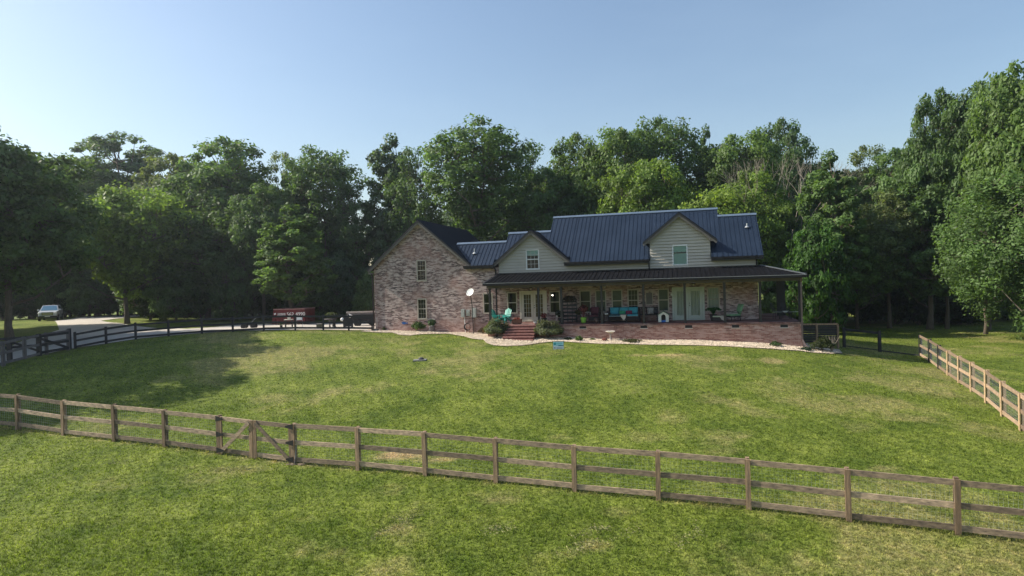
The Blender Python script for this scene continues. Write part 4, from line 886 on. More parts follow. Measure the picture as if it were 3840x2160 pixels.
# dark slatted pallet planter
r = hthing('pallet_planter', (hx_(2112, -1.3)+hx_(2163, -1.3))/2, -1.3, 0, 'tall dark slatted pallet planter with trailing plants on top', 'planter')
mb = MB()
for k in range(6): mb.box(-.50, .50, -.04, -.01, .12+k*.24, .24+k*.24)
mb.build('slat', BLACK, r)
for x in (-.46, -.15, .16, .46): MB().box(x-.03, x+.03, -.01, .07, 0, 1.52).build('upright', FGRY, r)
MB().box(-.5, .5, -.14, .1, 1.48, 1.54).build('shelf', BLACK, r); V, Fq, T = leaves_mb(420, (0, 0, 1.66), .45, .09, 24, droop=.15, flat=.45); foliage('foliage', V, Fq, T, (.055, .045, .03), r)
for (q, dz) in ((-.3, 0), (.28, 0)): MB().lathe([(.07, 1.545), (.10, 1.68), (.08, 1.68)], (q, -.05, 0), 10).build('pot', mat('grey_pot', (.18, .18, .17), .7, .2, 5), r)
r = hthing('plant_stand', hx_(2170, -1.5), -1.5, 0, 'iron ring stand with a yellowish plant right of the pallet planter', 'plant stand'); mb = MB()
for k in range(10): a = k*.628; mb.tube([(.15*math.cos(a), .15*math.sin(a)+0, .0), (.19*math.cos(a), .19*math.sin(a), .25), (.15*math.cos(a), .15*math.sin(a), .5)], .012, 5)
mb.build('frame', BLACK, r); V, Fq, T = leaves_mb(160, (0, 0, .68), .24, .08, 25); foliage('foliage', V, Fq, T, (.09, .085, .03), r)
r = hthing('potted_plant', hx_(2188, -2.4), -2.35, 0, 'lime green pot with a red leaved plant near the porch edge', 'potted plant'); MB().lathe([(.14, 0), (.17, .12), (.20, .34), (.215, .37), (.17, .36)], n=16).build('pot', GREENP, r, smooth=True)
mb = MB(); g = random.Random(4)
for k in range(12): a = g.uniform(0, 6.3); mb.tube([(0, 0, .35), (.08*math.cos(a), .08*math.sin(a), .6), (.2*math.cos(a), .2*math.sin(a), .95)], .008, 4)
mb.build('stem', mat('red_stem', (.12, .03, .03), .8, .2, 5), r); V, Fq, T = leaves_mb(200, (0, 0, .95), .30, .11, 26); foliage('foliage', V, Fq, T, (.15, .05, .05), r)
def armchair(x, y, w, label, cush, frame, rz=0, legs=True, name='armchair', group=None):
    r = hthing(name, x, y, 0, label, name.replace('_', ' '), rz, group); h = w/2
    MB().box(-h, h, -.36, .34, .10, .36).build('base', frame, r); MB().box(-h+.08, h-.08, -.36, .26, .362, .46).build('seat_cushion', cush, r)
    MB().slab([(-h, .26, .90), (h, .26, .90), (h, .36, .92), (-h, .36, .92)], .55).build('backrest', frame, r)
    for s in (-1, 1): MB().box(s*(h-.035)-.045, s*(h-.035)+.045, -.36, .32, .361, .62).build('armrest', frame, r)
    return r
def cushion(r, x0, x1, y, z0, z1, m, name='cushion', tilt=.1):
    n = 6; mb = MB(); vs = []; 
    for sgn in (-1, 1):
        for i in range(n+1):
            for j in range(n+1):
                u = i/n*2-1; v = j/n*2-1; t = .075*(1-abs(u)**4)*(1-abs(v)**4)+.015
                z = z0+(z1-z0)*j/n; vs.append((x0+(x1-x0)*i/n, y+sgn*t+tilt*(z-z0), z))
    fs = []; q = (n+1)**2
    for s in (0, 1):
        for i in range(n):
            for j in range(n): a = s*q+i*(n+1)+j; fs.append((a, a+1, a+n+2, a+n+1))
    for i in range(n):
        for (a, b) in ((i*(n+1), (i+1)*(n+1)), (i*(n+1)+n, (i+1)*(n+1)+n), (i, i+1), (n*(n+1)+i, n*(n+1)+i+1)): fs.append((a, b, b+q, a+q))
    mb.add(vs, fs); return mb.build(name, m, r, smooth=True)
r = armchair(hx_(2230, -1.3), -1.3, .74, 'dark wicker armchair with maroon cushions left of the aqua sofa', MAROON, WICK); cushion(r, -.28, .28, .2, .46, .98, MAROON, 'back_cushion'); cushion(r, -.42, -.22, -.2, .46, .66, PALEF, 'pillow')
x0, x1 = hx_(2281, -1.1), hx_(2398, -1.1); w = x1-x0; r = armchair((x0+x1)/2, -1.0, w, 'dark wicker sofa with three bright aqua back cushions', CUSH, WICK, name='sofa')
for k in range(3): a = -w/2+.10+k*(w-.2)/3; cushion(r, a+.01, a+(w-.2)/3-.01, .16, .46, .92, CUSH, 'back_cushion')
MB().box(-w/2+.08, w/2-.08, -.375, -.361, .34, .36).build('seat_piping', PALEF, r)
for k, (q, m_) in enumerate(((-.1, mat('green_leaf_pillow', (.04, .28, .16), .9, .3, 9)), (.35, mat('berry_pillow', (.22, .02, .07), .9, .25, 8)))): cushion(r, q-.2, q+.2, -.02, .46, .70, m_, 'throw_pillow')
x0, x1 = hx_(2262, -2.2), hx_(2352, -2.2); r = hthing('coffee_table', (x0+x1)/2, -2.15, 0, 'low dark outdoor table with a pale runner in front of the sofa', 'table'); w = (x1-x0)/2
MB().box(-w, w, -.3, .3, .46, .49).build('table_top', WICK, r)
for a in (-1, 1):
    for b in (-1, 1): MB().box(a*(w-.05)-.03, a*(w-.05)+.03, b*.26-.03, b*.26+.03, 0, .46).build('leg', WICK, r)
mb = MB(); mb.add([(w*.45, -.31, .496), (w*.95, -.31, .496), (w*.9, -.315, .30), (w*.75, -.32, .12), (w*.6, -.315, .28), (w*.45, .3, .496), (w*.95, .3, .496)], [(0, 1, 2, 3, 4), (0, 1, 6, 5)]); mb.build('table_runner', PALEF, r, fixn=False)
r = hthing('bowl', hx_(2274, -2.2), -2.15, .49, 'white bowl standing on the left end of the low porch table', 'bowl'); MB().lathe([(.05, 0), (.11, .05), (.13, .10), (.11, .10), (.03, .03)], n=12).build('bowl_body', WHITE, r, smooth=True)
r = hthing('square_planter', hx_(2245, -2.3)-.1, -2.45, 0, 'brown urn with a flat lid at the porch edge by the maroon chair', 'urn'); MB().lathe([(.08, 0), (.14, .06), (.17, .16), (.15, .24), (.10, .26), (.17, .27), (.16, .30)], n=14).build('body', mat('brown_glaze', (.07, .04, .035), .45, .2, 5), r, smooth=True)
# bench with striped pillow
r = hthing('porch_bench', (hx_(2402, -1.)+hx_(2462, -1.))/2, -.85, 0, 'dark bench with pale and patterned pillows left of the dog house', 'bench'); MB().box(-.62, .62, -.25, .22, .38, .44).build('seat', WICK, r)
mb = MB()
for k in range(9): mb.box(-.6+k*.145, -.55+k*.145, .18, .22, .44, .82)
mb.box(-.62, .62, .17, .23, .82, .90).build('backrest', WICK, r)
for a in (-.56, .56):
    for b in (-.2, .18): MB().box(a-.03, a+.03, b-.03, b+.03, 0, .38).build('leg', WICK, r)
cushion(r, -.05, .35, -.02, .45, .86, mat('striped_grey_pillow', (.33, .31, .30), .9, .6, 7, stretch=(3, 1, .3)), 'pillow'); cushion(r, .2, .6, .02, .45, .80, BLACK, 'pillow')
# dog house
x0, x1 = hx_(2469, -2.3), hx_(2508, -2.3); w = (x1-x0)/2; r = hthing('dog_house', (x0+x1)/2, -2.1, 0, 'small pale dog house with green gable roof and arched opening', 'dog house')
DW_ = mat('pale_plastic', (.55, .56, .52), .5, .06, 3); arch = [(-w*.42, 0)]+[(w*.42*math.cos(math.pi-a), .36+w*.42*math.sin(a)) for a in np.linspace(0, math.pi, 9)]+[(w*.42, 0)]
outl = [(-w, 0), (-w, .48), (0, .66), (w, .48), (w, 0)]
mb = MB(); fr = [(-w, 0), (-w, .48), (0, .66)]; L_ = [(0, .66), (-w, .48), (-w, 0), (-w*.42, 0)]+arch[1:6]; R_ = [(0, .66)]+[arch[5]]+arch[6:]+[(w, 0), (w, .48)]
L_ = [(-w, 0), (-w*.42, 0)]+arch[1:6]+[(0, .66), (-w, .48)]; R_ = [(w, 0), (w, .48), (0, .66)]+arch[5:11]+[(w*.42, 0)]
mb.prism(L_, -.32, -.29).prism(R_, -.32, -.29).box(-w, -w+.02, -.29, .3, 0, .48).box(w-.02, w, -.29, .3, 0, .48).prism(outl, .28, .30); mb.build('wall', DW_, r, fixn=False)
mb = MB(); mb.slab([(-w-.05, -.37, .47), (0, -.37, .70), (0, .34, .70), (-w-.05, .34, .47)], .03).slab([(0, -.37, .70), (w+.05, -.37, .47), (w+.05, .34, .47), (0, .34, .70)], .03); mb.build('roof', mat('green_plastic', (.05, .12, .09), .5, .1, 3), r)
MB().box(-w*.42, w*.42, -.30, -.26, 0, .12).build('door_sill', mat('blue_plastic', (.02, .12, .42), .5, .1, 3), r); MB().box(-w+.03, w-.03, .0, .02, .02, .47).build('inner_lining', BLACK, r)
# fern in basket
r = hthing('fern', hx_(2675, -1.5), -1.5, 0, 'bushy green fern in a dark basket under the curtained window', 'fern'); MB().lathe([(.15, 0), (.2, .2), (.22, .4), (.18, .4)], n=14).build('basket', WICK, r)
g = np.random.default_rng(31); n = 1500; a = g.random(n)*6.28; t = g.random(n); P = np.stack([np.cos(a)*.46*t, np.sin(a)*.46*t, .42+.36*np.sin(t*2.4)], -1)+g.normal(0, .02, (n, 3)); V, Fq, T = quads(P, np.stack([np.cos(a), np.sin(a), np.ones(n)], -1), .05, g, 2.2); foliage('fronds', V, Fq, T, (.035, .12, .03), r)
# sage lounge chair and ottoman with throw
x = hx_(2742, -1.7); r = hthing('lounge_chair', x+.15, -1.6, 0, 'sage green reclining lounge chair with a pale throw right of the porch post', 'lounge chair', R(-62)); MB().box(-.33, .33, -.4, .3, .22, .32).build('frame', BLACK, r); MB().box(-.3, .3, -.4, .3, .322, .42).build('seat_cushion', SAGE, r)
cushion(r, -.3, .3, .32, .40, 1.02, SAGE, 'back_cushion', tilt=.38)
for a in (-.3, .3):
    MB().bar((a, -.36, 0), (a, -.3, .3), .03, .03).build('leg', BLACK, r); MB().bar((a, .3, 0), (a, .24, .3), .03, .03).build('leg', BLACK, r); MB().bar((a*1.1, -.34, .52), (a*1.1, .34, .56), .05, .03).build('armrest', BLACK, r)
mb = MB(); n = 7
for k in range(n): pass
mb.slab([(-.26, -.44, .43), (.12, -.44, .43), (.2, .2, .46), (-.1, .3, .60)], .03); mb.build('throw_blanket', PALEF, r)
x = hx_(2697, -2.0); r = hthing('ottoman', x, -1.9, 0, 'dark ottoman with a pale cushion beside the lounge chair', 'ottoman', R(-8)); MB().box(-.33, .3, -.25, .25, .03, .26).build('base', WICK, r); MB().box(-.36, .33, -.27, .27, .262, .33).build('cushion', mat('pale_sage_cushion', (.36, .40, .28), .9, .1, 5), r); MB().add([(.05, -.275, .335), (.33, -.275, .335), (.30, -.28, .05), (.16, -.28, .12)], [(0, 1, 2, 3)]).build('draped_cloth', PALEF, r, fixn=False)
# metal chairs and table at the open end
IRON = mat('pale_iron', (.30, .32, .28), .5, .15, 5)
def iron_chair(px, y, rz, label):
    r = hthing('iron_chair', hx_(px, y, 1170), y, 0, label, 'chair', rz, 'pale iron chairs at the open end of the porch'); mb = MB()
    MB().box(-.22, .22, -.22, .22, .43, .455).build('seat', IRON, r)
    for a in (-.2, .2):
        for b in (-.2, .2): MB().tube([(a, b, 0), (a*.95, b*.95, .43)], .013, 6).build('leg', BLACK, r)
    mb = MB(); mb.tube([(-.21, .2, .44), (-.24, .36, .95), (0, .40, 1.0), (.24, .36, .95), (.21, .2, .44)], .014, 6)
    for k in range(5): mb.bar((-.14+k*.07, .2, .45), (-.15+k*.075, .38, .96), .02, .01)
    mb.build('backrest', BLACK, r)
    for a in (-.25, .25): MB().tube([(a, -.2, .44), (a, -.22, .64), (a, .26, .66)], .013, 5).build('armrest', BLACK, r)
iron_chair(2915, -.6, R(60), 'left one of the metal chairs at the dark open right end of the porch'); iron_chair(2980, -.6, R(-60), 'metal chair against the right corner post of the porch'); iron_chair(2946, .3, R(0), 'metal chair between the other two, behind the fire table')
r = hthing('fire_table', hx_(2945, -.9, 1170), -.85, 0, 'low dark table with a pale bowl between the metal chairs', 'table'); MB().box(-.35, .35, -.3, .3, .38, .42).build('table_top', BLACK, r)
for a in (-.3, .3):
    for b in (-.25, .25): MB().box(a-.02, a+.02, b-.02, b+.02, 0, .38).build('leg', BLACK, r)
MB().lathe([(.08, .42), (.15, .48), (.14, .5), (.05, .44)], n=12).build('bowl_body', WHITE, r)

# ================================================================== things along the wall
def hw(px, y, z=None):
    x = hray(px, 1200, y)[0]; w = H2W(x, y); return x, tz(w.x, w.y)-FL
x = hray(1772, 1100, -.9)[0]; w = H2W(x, -.9); g0 = tz(w.x, w.y)
r = empty('satellite_dish', (w.x, w.y, g0), -YAW, 'white satellite dish on a thin dark pole before the brick wall', 'satellite dish'); zd = CAMZ-(1108-1060)/F*w.y-g0+.4
x1_, z1_ = hray(1771, 1165, -.9); x2_, z2_ = hray(1765, 1108, -.9); x3_, z3_ = hray(1753, 1094, -.9); zf_ = lambda z: z+FL-g0
MB().tube([(0, 0, 0), (x1_-x, 0, zf_(z1_)), (x1_-x, 0, zf_(z1_)+.35), (x2_-x, 0, zf_(z2_))], .03, 7).build('pole', BLACK, r)
dish = MB(); vs = []; fs = []; n = 20; m = 5; C0 = Vector((x2_-x, -.05, zf_(z2_)+.22)); ax_ = Vector((-.42, -.80, .42)).normalized(); s1 = ax_.cross(Vector((0, 0, 1))).normalized(); s2 = s1.cross(ax_)
for i in range(m+1):
    q = i/m
    for k in range(n): a = 2*math.pi*k/n; vs.append(C0+s1*math.cos(a)*q*.36+s2*math.sin(a)*q*.29+ax_*(.10*q*q-.05))
for i in range(m):
    for k in range(n): fs.append((i*n+k, i*n+(k+1) % n, (i+1)*n+(k+1) % n, (i+1)*n+k))
b = len(vs); vs2 = [v-ax_*.012 for v in vs]; dish.add(vs+vs2, fs+[tuple(b+i for i in f[::-1]) for f in fs]); dish.build('reflector', WHITE, r, smooth=True, fixn=False)
MB().tube([C0-s2*.29, C0+ax_*.4-s2*.10], .014, 5).ball(C0+ax_*.42-s2*.08, .04).build('feed_arm', BLACK, r)
def box_unit(px0, px1, py0, py1, m, label, name, y=-.02, d=.18):
    x0, zt = hray(px0, py0, y); x1, zb = hray(px1, py1, y); w = H2W((x0+x1)/2, -.004, zb); r = empty(name, w, -YAW, label, 'utility box'); h = (x1-x0)/2
    MB().box(-h, h, -d, -.004, 0, zt-zb).build('case', m, r); MB().box(-h+.03, h-.03, -d-.012, -d, .03, zt-zb-.03).build('door', m, r); MB().ball((h-.05, -d-.02, (zt-zb)/2), .018).build('latch', BLACK, r)
    return r, zb
r, zb_ = box_unit(1771, 1788, 1155, 1190, GREYBOX, 'grey electrical panel just right of the satellite dish pole', 'electrical_box'); MB().tube([(0, -.09, 0), (0, -.09, -1.2)], .035, 8).build('conduit', mat('rusty_conduit', (.14, .09, .08), .6, .3, 5), r)
r, zb_ = box_unit(1730, 1744, 1159, 1189, GREYBOX, 'smaller grey utility box with a vent, left of the dish pole', 'electrical_box', d=.14); MB().tube([(.12, -.07, 0), (.12, -.07, -.45), (.16, -.09, -.5), (.16, -.09, -1.25)], .028, 8).build('conduit', WHITE, r)
x, zz = hray(1756, 1172, -.02); r = empty('electric_meter', H2W(x, -.004, zz), -YAW, 'round glass electric meter between the two grey boxes', 'electric meter'); MB().box(-.13, .13, -.1, -.004, -.25, .2).build('case', GREYBOX, r); mb = MB(); mb.tube([(0, -.10, .02), (0, -.2, .02)], .085, 14); mb.build('dial', METAL, r)
x, zz = hray(1758, 1215, -.3); w = H2W(x, -.5); r = empty('hose_reel', (w.x, w.y, tz(w.x, w.y)), -YAW, 'dark coil of garden hose under the utility boxes', 'hose'); mb = MB()
for k in range(6): mb.tube([(.22*math.cos(a)*(1+.04*k), -.03*k, .5+.22*math.sin(a)*(1+.04*k)) for a in np.linspace(0, 6.283, 15)], .014, 5, cap=False)
mb.build('coil', BLACK, r); MB().bar((-.12, .05, 0), (-.1, .05, .6), .03, .03).bar((.12, .05, 0), (.1, .05, .6), .03, .03).build('frame', mat('orange_frame', (.3, .1, .05), .7, .2, 5), r)
x, zz = hray(1516, 1212, -.02); r = empty('blue_emblem', H2W(x, -.006, zz), -YAW, 'small blue fish shaped ornament on the brick near the ground', 'ornament'); mb = MB(); mb.prism([(-.22, .04), (-.1, .11), (.08, .10), (.16, .02), (.27, .09), (.26, -.08), (.16, -.01), (.05, -.09), (-.12, -.08)], -.03, -.006); mb.build('body', mat('blue_enamel', (.02, .10, .33), .45, .2, 4), r)

# shrubs and small plants
def shrub(name, px, py, w, h, colr, label, n, leaf, seed, cat='shrub', spiky=False, dead=False, group=None, lift=0, wx=1.):
    p = gp(px, py); r = empty(name, p, random.uniform(0, 6.3), label, cat, group); g = np.random.default_rng(seed); mb = MB()
    for k in range(26 if spiky or dead else 12):
        a = g.random()*6.28; q = w*(.25+.7*g.random()); mb.tube([(0, 0, 0), (q*.4*math.cos(a), q*.4*math.sin(a), h*.5), (q*math.cos(a), q*math.sin(a), h*(.6+.4*g.random()))], [.018, .012, .004], 4)
    mb.build('stem', BARKL if dead else BARKM, r, fixn=False)
    if n:
        d = g.normal(0, 1, (n, 3)); d /= np.linalg.norm(d, axis=1)[:, None]; d[:, 2] = np.abs(d[:, 2])*1.0-.25*g.random(n); rad = (.55+.45*g.random(n)**.6)*(1+.16*np.sin(d[:, 0]*5+seed)+.16*np.sin(d[:, 1]*6+2*seed)+.12*np.sin(d[:, 2]*9))
        P = d*rad[:, None]*np.array([w, w, h*.62])+np.array([0, 0, h*.36])
        dd = d.copy()
        V, Fq, T = quads(P, dd, leaf, g, 2.6 if spiky else 1.5); V[:, 2] = np.maximum(V[:, 2], .01); foliage('foliage', V, Fq, T, colr, r)
    return r
shrub('shrub', 1862, 1268, .82, 1.25, (.10, .125, .060), 'rounded grey green shrub left of the brick steps', 5200, .055, 41, spiky=True)
shrub('shrub', 2055, 1271, .88, 1.20, (.12, .14, .075), 'rounded grey green shrub right of the brick steps', 5200, .055, 42, spiky=True)
shrub('shrub', 1572, 1243, .48, .85, (.070, .120, .030), 'spiky variegated shrub under the lower gable window', 1800, .06, 43, spiky=True)
shrub('low_plant', 1491, 1238, .20, .36, (.050, .085, .025), 'small round bush left of the gable window, by the blue ornament', 420, .05, 44, cat='plant')
shrub('low_plant', 1441, 1240, .17, .30, (.050, .070, .025), 'smallest bush near the left corner of the brick gable', 260, .05, 45, cat='plant')
shrub('low_plant', 2171, 1279, .24, .32, (.080, .140, .025), 'bright green young plant on the gravel right of the yard sign', 320, .07, 46, cat='plant')
shrub('low_plant', 2222, 1276, .20, .14, (.080, .130, .020), 'tiny yellow green plant on the gravel left of the birdbath', 160, .05, 47, cat='plant')
shrub('low_plant', 2130, 1275, .26, .18, (.025, .045, .018), 'small dark plant on the gravel beside the right step shrub', 220, .06, 48, cat='plant')
shrub('low_plant', 2368, 1285, .52, .26, (.070, .075, .030), 'low spreading brownish plant on the gravel right of the birdbath', 700, .055, 49, cat='plant')
shrub('low_plant', 2908, 1298, .36, .28, (.050, .090, .030), 'low green plant on the gravel near the right end of the porch base', 420, .065, 50, cat='plant')
shrub('low_plant', 3024, 1314, .38, .20, (.020, .045, .022), 'dark creeping plant at the foot of the front downspout', 420, .06, 51, cat='plant')
shrub('low_plant', 1810, 1252, .35, .45, (.10, .07, .035), 'scraggly brownish plant between the hose and the left step shrub', 260, .07, 52, cat='plant', spiky=True)
shrub('shrub', 3085, 1318, .62, .85, (.040, .055, .014), 'olive shrub in front of the dark slatted fence', 1500, .07, 53)
shrub('bare_shrub', 3120, 1322, .62, 1.05, (.1, .1, .1), 'bare grey branched shrub beside the olive one at the gravel tip', 0, .05, 54, dead=True)
# pot by the gable shrub
p = gp(1620, 1246); r = empty('potted_plant', p, 0, 'tall grey pot with green leaves right of the spiky gable shrub', 'potted plant'); MB().lathe([(.16, 0), (.22, .25), (.21, .42), (.24, .46), (.2, .46)], n=16).build('pot', mat('grey_glaze', (.13, .12, .13), .5, .2, 5), r, smooth=True); V, Fq, T = leaves_mb(260, (0, 0, .72), .30, .10, 55); foliage('foliage', V, Fq, T, (.06, .11, .05), r)
MB().ball((.02, -.12, .50), .07).build('white_stone', WHITE, r)
# birdbath, red rock
p = gp(2290, 1278); r = empty('birdbath', p, 0, 'white shallow birdbath on a slender pedestal before the porch wall', 'birdbath'); MB().lathe([(.17, 0), (.18, .04), (.09, .09), (.05, .2), (.05, .42), (.09, .48)], n=16).build('pedestal', mat('grey_concrete', (.30, .26, .24), .85, .2, 6), r, smooth=True)
MB().lathe([(.06, .48), (.2, .52), (.30, .60), (.31, .62), (.28, .61), (.15, .56), (.01, .55)], n=22).build('basin', mat('pale_concrete', (.60, .57, .52), .8, .1, 6), r, smooth=True); MB().lathe([(.22, .585), (.01, .586)], n=16).build('water', mat('dark_water', (.01, .015, .02), .05, .1, 3), r)
p = gp(2268, 1280); r = MB().ball((0, 0, .09), .17, 9, 6, (1.15, .8, .75), .12).build('red_rock', mat('dark_red_rock', (.15, .045, .03), .9, .3, 6), None); r.location = p; tag(r, 'dark red rock on the gravel just left of the birdbath', 'rock')
# yard sign
p = gp(2095, 1334); r = empty('yard_sign', p, R(-4), 'small blue and white yard sign on wire legs in the lawn', 'sign'); k = p.y/F; zt = (1334-1281)*k; zb = (1334-1309.5)*k; wd = 19.5*k
SB = mat('sign_pale_blue', (.42, .72, .80), .5, .05, 2); SW = mat('sign_pale_grey', (.66, .72, .80), .5, .05, 2); SD = mat('sign_dark_blue', (.03, .14, .24), .4, .05, 2); ST = mat('sign_teal', (.04, .40, .45), .4, .05, 2)
zm = zb+(zt-zb)*.46; panel = MB().box(-wd, wd, -.005, .005, zm, zt).build('upper_panel', SB, r); MB().box(-wd, wd, -.005, .005, zb, zm).build('lower_panel', SW, r)
MB().box(-wd*.9, -wd*.45, -.009, -.0055, zm+.05, zt-.05).build('logo', ST, panel); MB().prism([(-wd*.85, zm+.07), (-wd*.55, zm+.07), (-wd*.62, zt-.10), (-wd*.78, zt-.13)], -.012, -.0092).build('logo_mark', SD, panel)
mb = MB()
for q, (a, b) in enumerate(((-.35, .75), (-.35, .62))): mb.box(wd*a, wd*b, -.009, -.0055, zt-.11-q*.09, zt-.085-q*.09)
mb.build('text_line', ST, panel); MB().box(-.0, wd*.98, -.010, -.0058, zm-.02, zm+.02).build('stripe', SD, panel)
mb = MB()
for q in range(2): mb.box(-wd*.35, wd*.8, -.009, -.0055, zm-.12-q*.06, zm-.10-q*.06)
mb.prism([(-wd*.85, zb+.05), (-wd*.5, zb+.05), (-wd*.6, zm-.09), (-wd*.8, zm-.08)], -.009, -.0055); mb.build('small_print', mat('grey_print', (.16, .15, .18), .5, .1, 3), r)
mb = MB()
for s in (-wd-.02, wd+.02): mb.box(s-.008, s+.008, -.012, .012, zb-.06, zt+.02)
mb.box(-wd-.02, wd+.02, -.01, .01, zt, zt+.02); mb.build('frame', BLACK, r); mb = MB()
for s in (-.13, .13): mb.tube([(s, 0, -.05), (s, 0, zb)], .008, 5)
mb.bar((-.13, 0, .12), (.13, 0, .12), .012, .012); mb.build('legs', BLACK, r)
# yard drain lid, shovel at the gate, stone in lawn
p = gp(1574, 1352); r = empty('drain_cover', p, .2, 'low grey drain cover with a dark cap in the middle of the lawn', 'drain'); MB().slab([(-.38, -.22, .05), (.30, -.25, .05), (.42, .20, .06), (-.30, .25, .06)], .08).build('slab', mat('drain_concrete', (.20, .20, .19), .9, .2, 6), r); MB().lathe([(.14, .06), (.15, .12), (.10, .16), (.02, .17)], (.08, .05, 0), 12).build('cap', mat('dark_cap', (.05, .05, .055), .6, .2, 5), r)
p = gp(1110, 1738); r = empty('steel_bar', p, 0, 'thin upright digging bar leaning on the right gate post', 'tool'); MB().tube([(-.01, -.12, -.05), (.04, -.02, .68)], .013, 7).build('shaft', mat('worn_steel', (.34, .30, .28), .5, .3, 9), r); MB().lathe([(.03, .0), (.03, .06)], (-.01, -.12, 0), 8).build('tip', BLACK, r)
p = gp(1105, 1742); mb = MB()
for k in range(5): mb.ball((random.uniform(-.3, .25), random.uniform(-.08, .08), .01), random.uniform(.06, .1), 8, 5, (1.5, 1, .45), .15)
o = mb.build('dirt_clods', mat('dry_soil', (.16, .12, .08), .95, .3, 12), None); o.location = p; tag(o, 'small heap of dirt clods at the foot of the right gate post', 'dirt', kind='stuff')

# ================================================================== behind the black fence
def wp(px, py, Y): d = ray(px, py); t = Y/d.y; return Vector((d.x*t, Y, tz(d.x*t, Y)))
# open top container
Yd = 60.; c = wp(1086, 1213, Yd); e = wp(1190, 1213, Yd+2.0); RED = mat('shaded_red_steel', (.12, .006, .011), .45, .2, 1.2, .1, 5)  # red darkened: tree shade on the dumpster is put into the colour
k = Yd/F; hgt = (1216-1162)*k; Ln = 118*k/.97
r = empty('dumpster', c, R(-6), 'dark red open top dumpster with white phone number parked behind the black fence', 'dumpster'); zg = CAMZ-(1216-1080)*k-c.z; h0, h1 = .12, max(1.5, CAMZ-(1160-1080)*k-c.z)
a = Ln/2; w = 2.3; mb = MB(); mb.add([(-a-.25, 0, h0), (a, 0, h0), (a, w, h0), (-a-.25, w, h0), (-a, 0, h1), (a, 0, h1), (a, w, h1), (-a, w, h1)], [(0, 1, 5, 4), (1, 2, 6, 5), (2, 3, 7, 6), (3, 0, 4, 7), (3, 2, 1, 0)]); mb.build('body', RED, r)
mb = MB(); 
for (p, q) in (((-a, 0, h1), (a, 0, h1)), ((a, 0, h1), (a, w, h1)), ((-a, w, h1), (a, w, h1)), ((-a, 0, h1), (-a, w, h1))): mb.bar(p, q, .09, .09)
mb.build('top_rim', mat('worn_red_rim', (.30, .16, .15), .5, .3, 4), r)
for x in np.linspace(-a+.1, a-.05, 8):
    if abs(x+.9) > 1.2 or 1: MB().box(x-.035, x+.035, -.045, -.002, h0, h1-.5 if -a+.4 < x < a-.3 else h1-.05).build('side_rib', RED, r)
for y in (.4, 1.15, 1.9): MB().box(a+.002, a+.05, y-.04, y+.04, h0, h1-.06).build('end_rib', RED, r)
for x in (-a+.4, a-.4): MB().lathe([(.1, -.06), (.1, .06)], n=10).build('wheel', BLACK, r).location = (x, .1, .10)
def text_obj(s, size, m, parent, loc, rot, name='lettering', ext=.004):
    cu = bpy.data.curves.new(name, 'FONT'); cu.body = s; cu.size = size; cu.extrude = ext; t = bpy.data.objects.new('tmp', cu); col.objects.link(t); bpy.context.view_layer.update()
    me = bpy.data.meshes.new_from_object(t.evaluated_get(bpy.context.evaluated_depsgraph_get())); bpy.data.objects.remove(t); me.materials.clear(); me.materials.append(m)
    o = bpy.data.objects.new(name, me); col.objects.link(o); o.parent = parent; o.location = loc; o.rotation_euler = rot; return o
LW = mat('white_lettering', (.72, .70, .70), .5, .1, 3)
xx = lambda px: (px-1086)*k; zz_ = lambda py: CAMZ-(py-1080)*k-c.z
text_obj('562-4990', 19*k, LW, r, (xx(1076), -.055, zz_(1184)), (R(90), 0, 0)); text_obj('562-4990', 19*k, LW, r, (xx(1076)+.02, -.058, zz_(1184)), (R(90), 0, 0), ext=.002)
MB().box(xx(1041), xx(1072), -.052, -.046, zz_(1183), zz_(1173)).build('name_panel', mat('worn_white_panel', (.52, .50, .50), .6, .5, 9), r)
mb = MB()
for q in range(3): mb.box(xx(1042), xx(1071), -.056, -.0525, zz_(1176+q*3), zz_(1175.2+q*3))
mb.build('panel_print', RED, r); MB().prism([(xx(1026), zz_(1174)), (xx(1034), zz_(1171)), (xx(1035), zz_(1177)), (xx(1028), zz_(1180))], -.05, -.046).build('emblem', LW, r)
# suv
Yc = 76.; c = wp(192, 1200, Yc); kc = Yc/F
r = empty('suv', c, R(28), 'silver blue suv parked facing the lawn under the left trees', 'car'); CAR = mat('silver_blue_paint', (.48, .52, .58), .25, .05, 2, spec=.8); WS = mat('windshield_glass', (.10, .22, .34), .05, .1, 1, spec=1.)  # blue of the reflected sky is painted into the glass colour
prof = [(-2.35, .45, .80), (-2.40, .60, .98), (-2.36, .95, .97), (-2.2, 1.08, .97), (-1.1, 1.16, .96), (-.35, 1.72, .76), (0.4, 1.80, .76), (1.9, 1.76, .74), (2.2, 1.3, .90), (2.35, .95, .93), (2.35, .45, .9)]
def loft(sec):
    vs = []; fs = []
    for (y, z, hw) in sec: vs += [(-hw, y, z), (hw, y, z)]
    return vs
mb = MB(); # y forward = -y
body = [(-2.38, .42), (-2.42, .62), (-2.38, 1.0), (-2.22, 1.10), (-1.15, 1.20), (1.95, 1.22), (2.38, 1.15), (2.42, .5), (2.3, .38), (-2.2, .38)]
n = len(body); rows = []
for s, f in ((-1, 0.0), (-1, 1), (1, 1), (1, 0.0)): pass
vs = []
for hw, ins in ((-.98, 0), (.98, 0)):
    for (y, z) in body: vs.append((hw*(1-.10*max(0, (abs(y)-1.9)/.5)-(.03 if z > 1.05 else 0)), y, z))
fs = [tuple(range(n)), tuple(range(2*n-1, n-1, -1))]+[(i, (i+1) % n, n+(i+1) % n, n+i) for i in range(n)]; mb.add(vs, fs); bd = mb.build('body', CAR, r)
bv = bd.modifiers.new('bevel', 'BEVEL'); bv.width = .06; bv.segments = 3
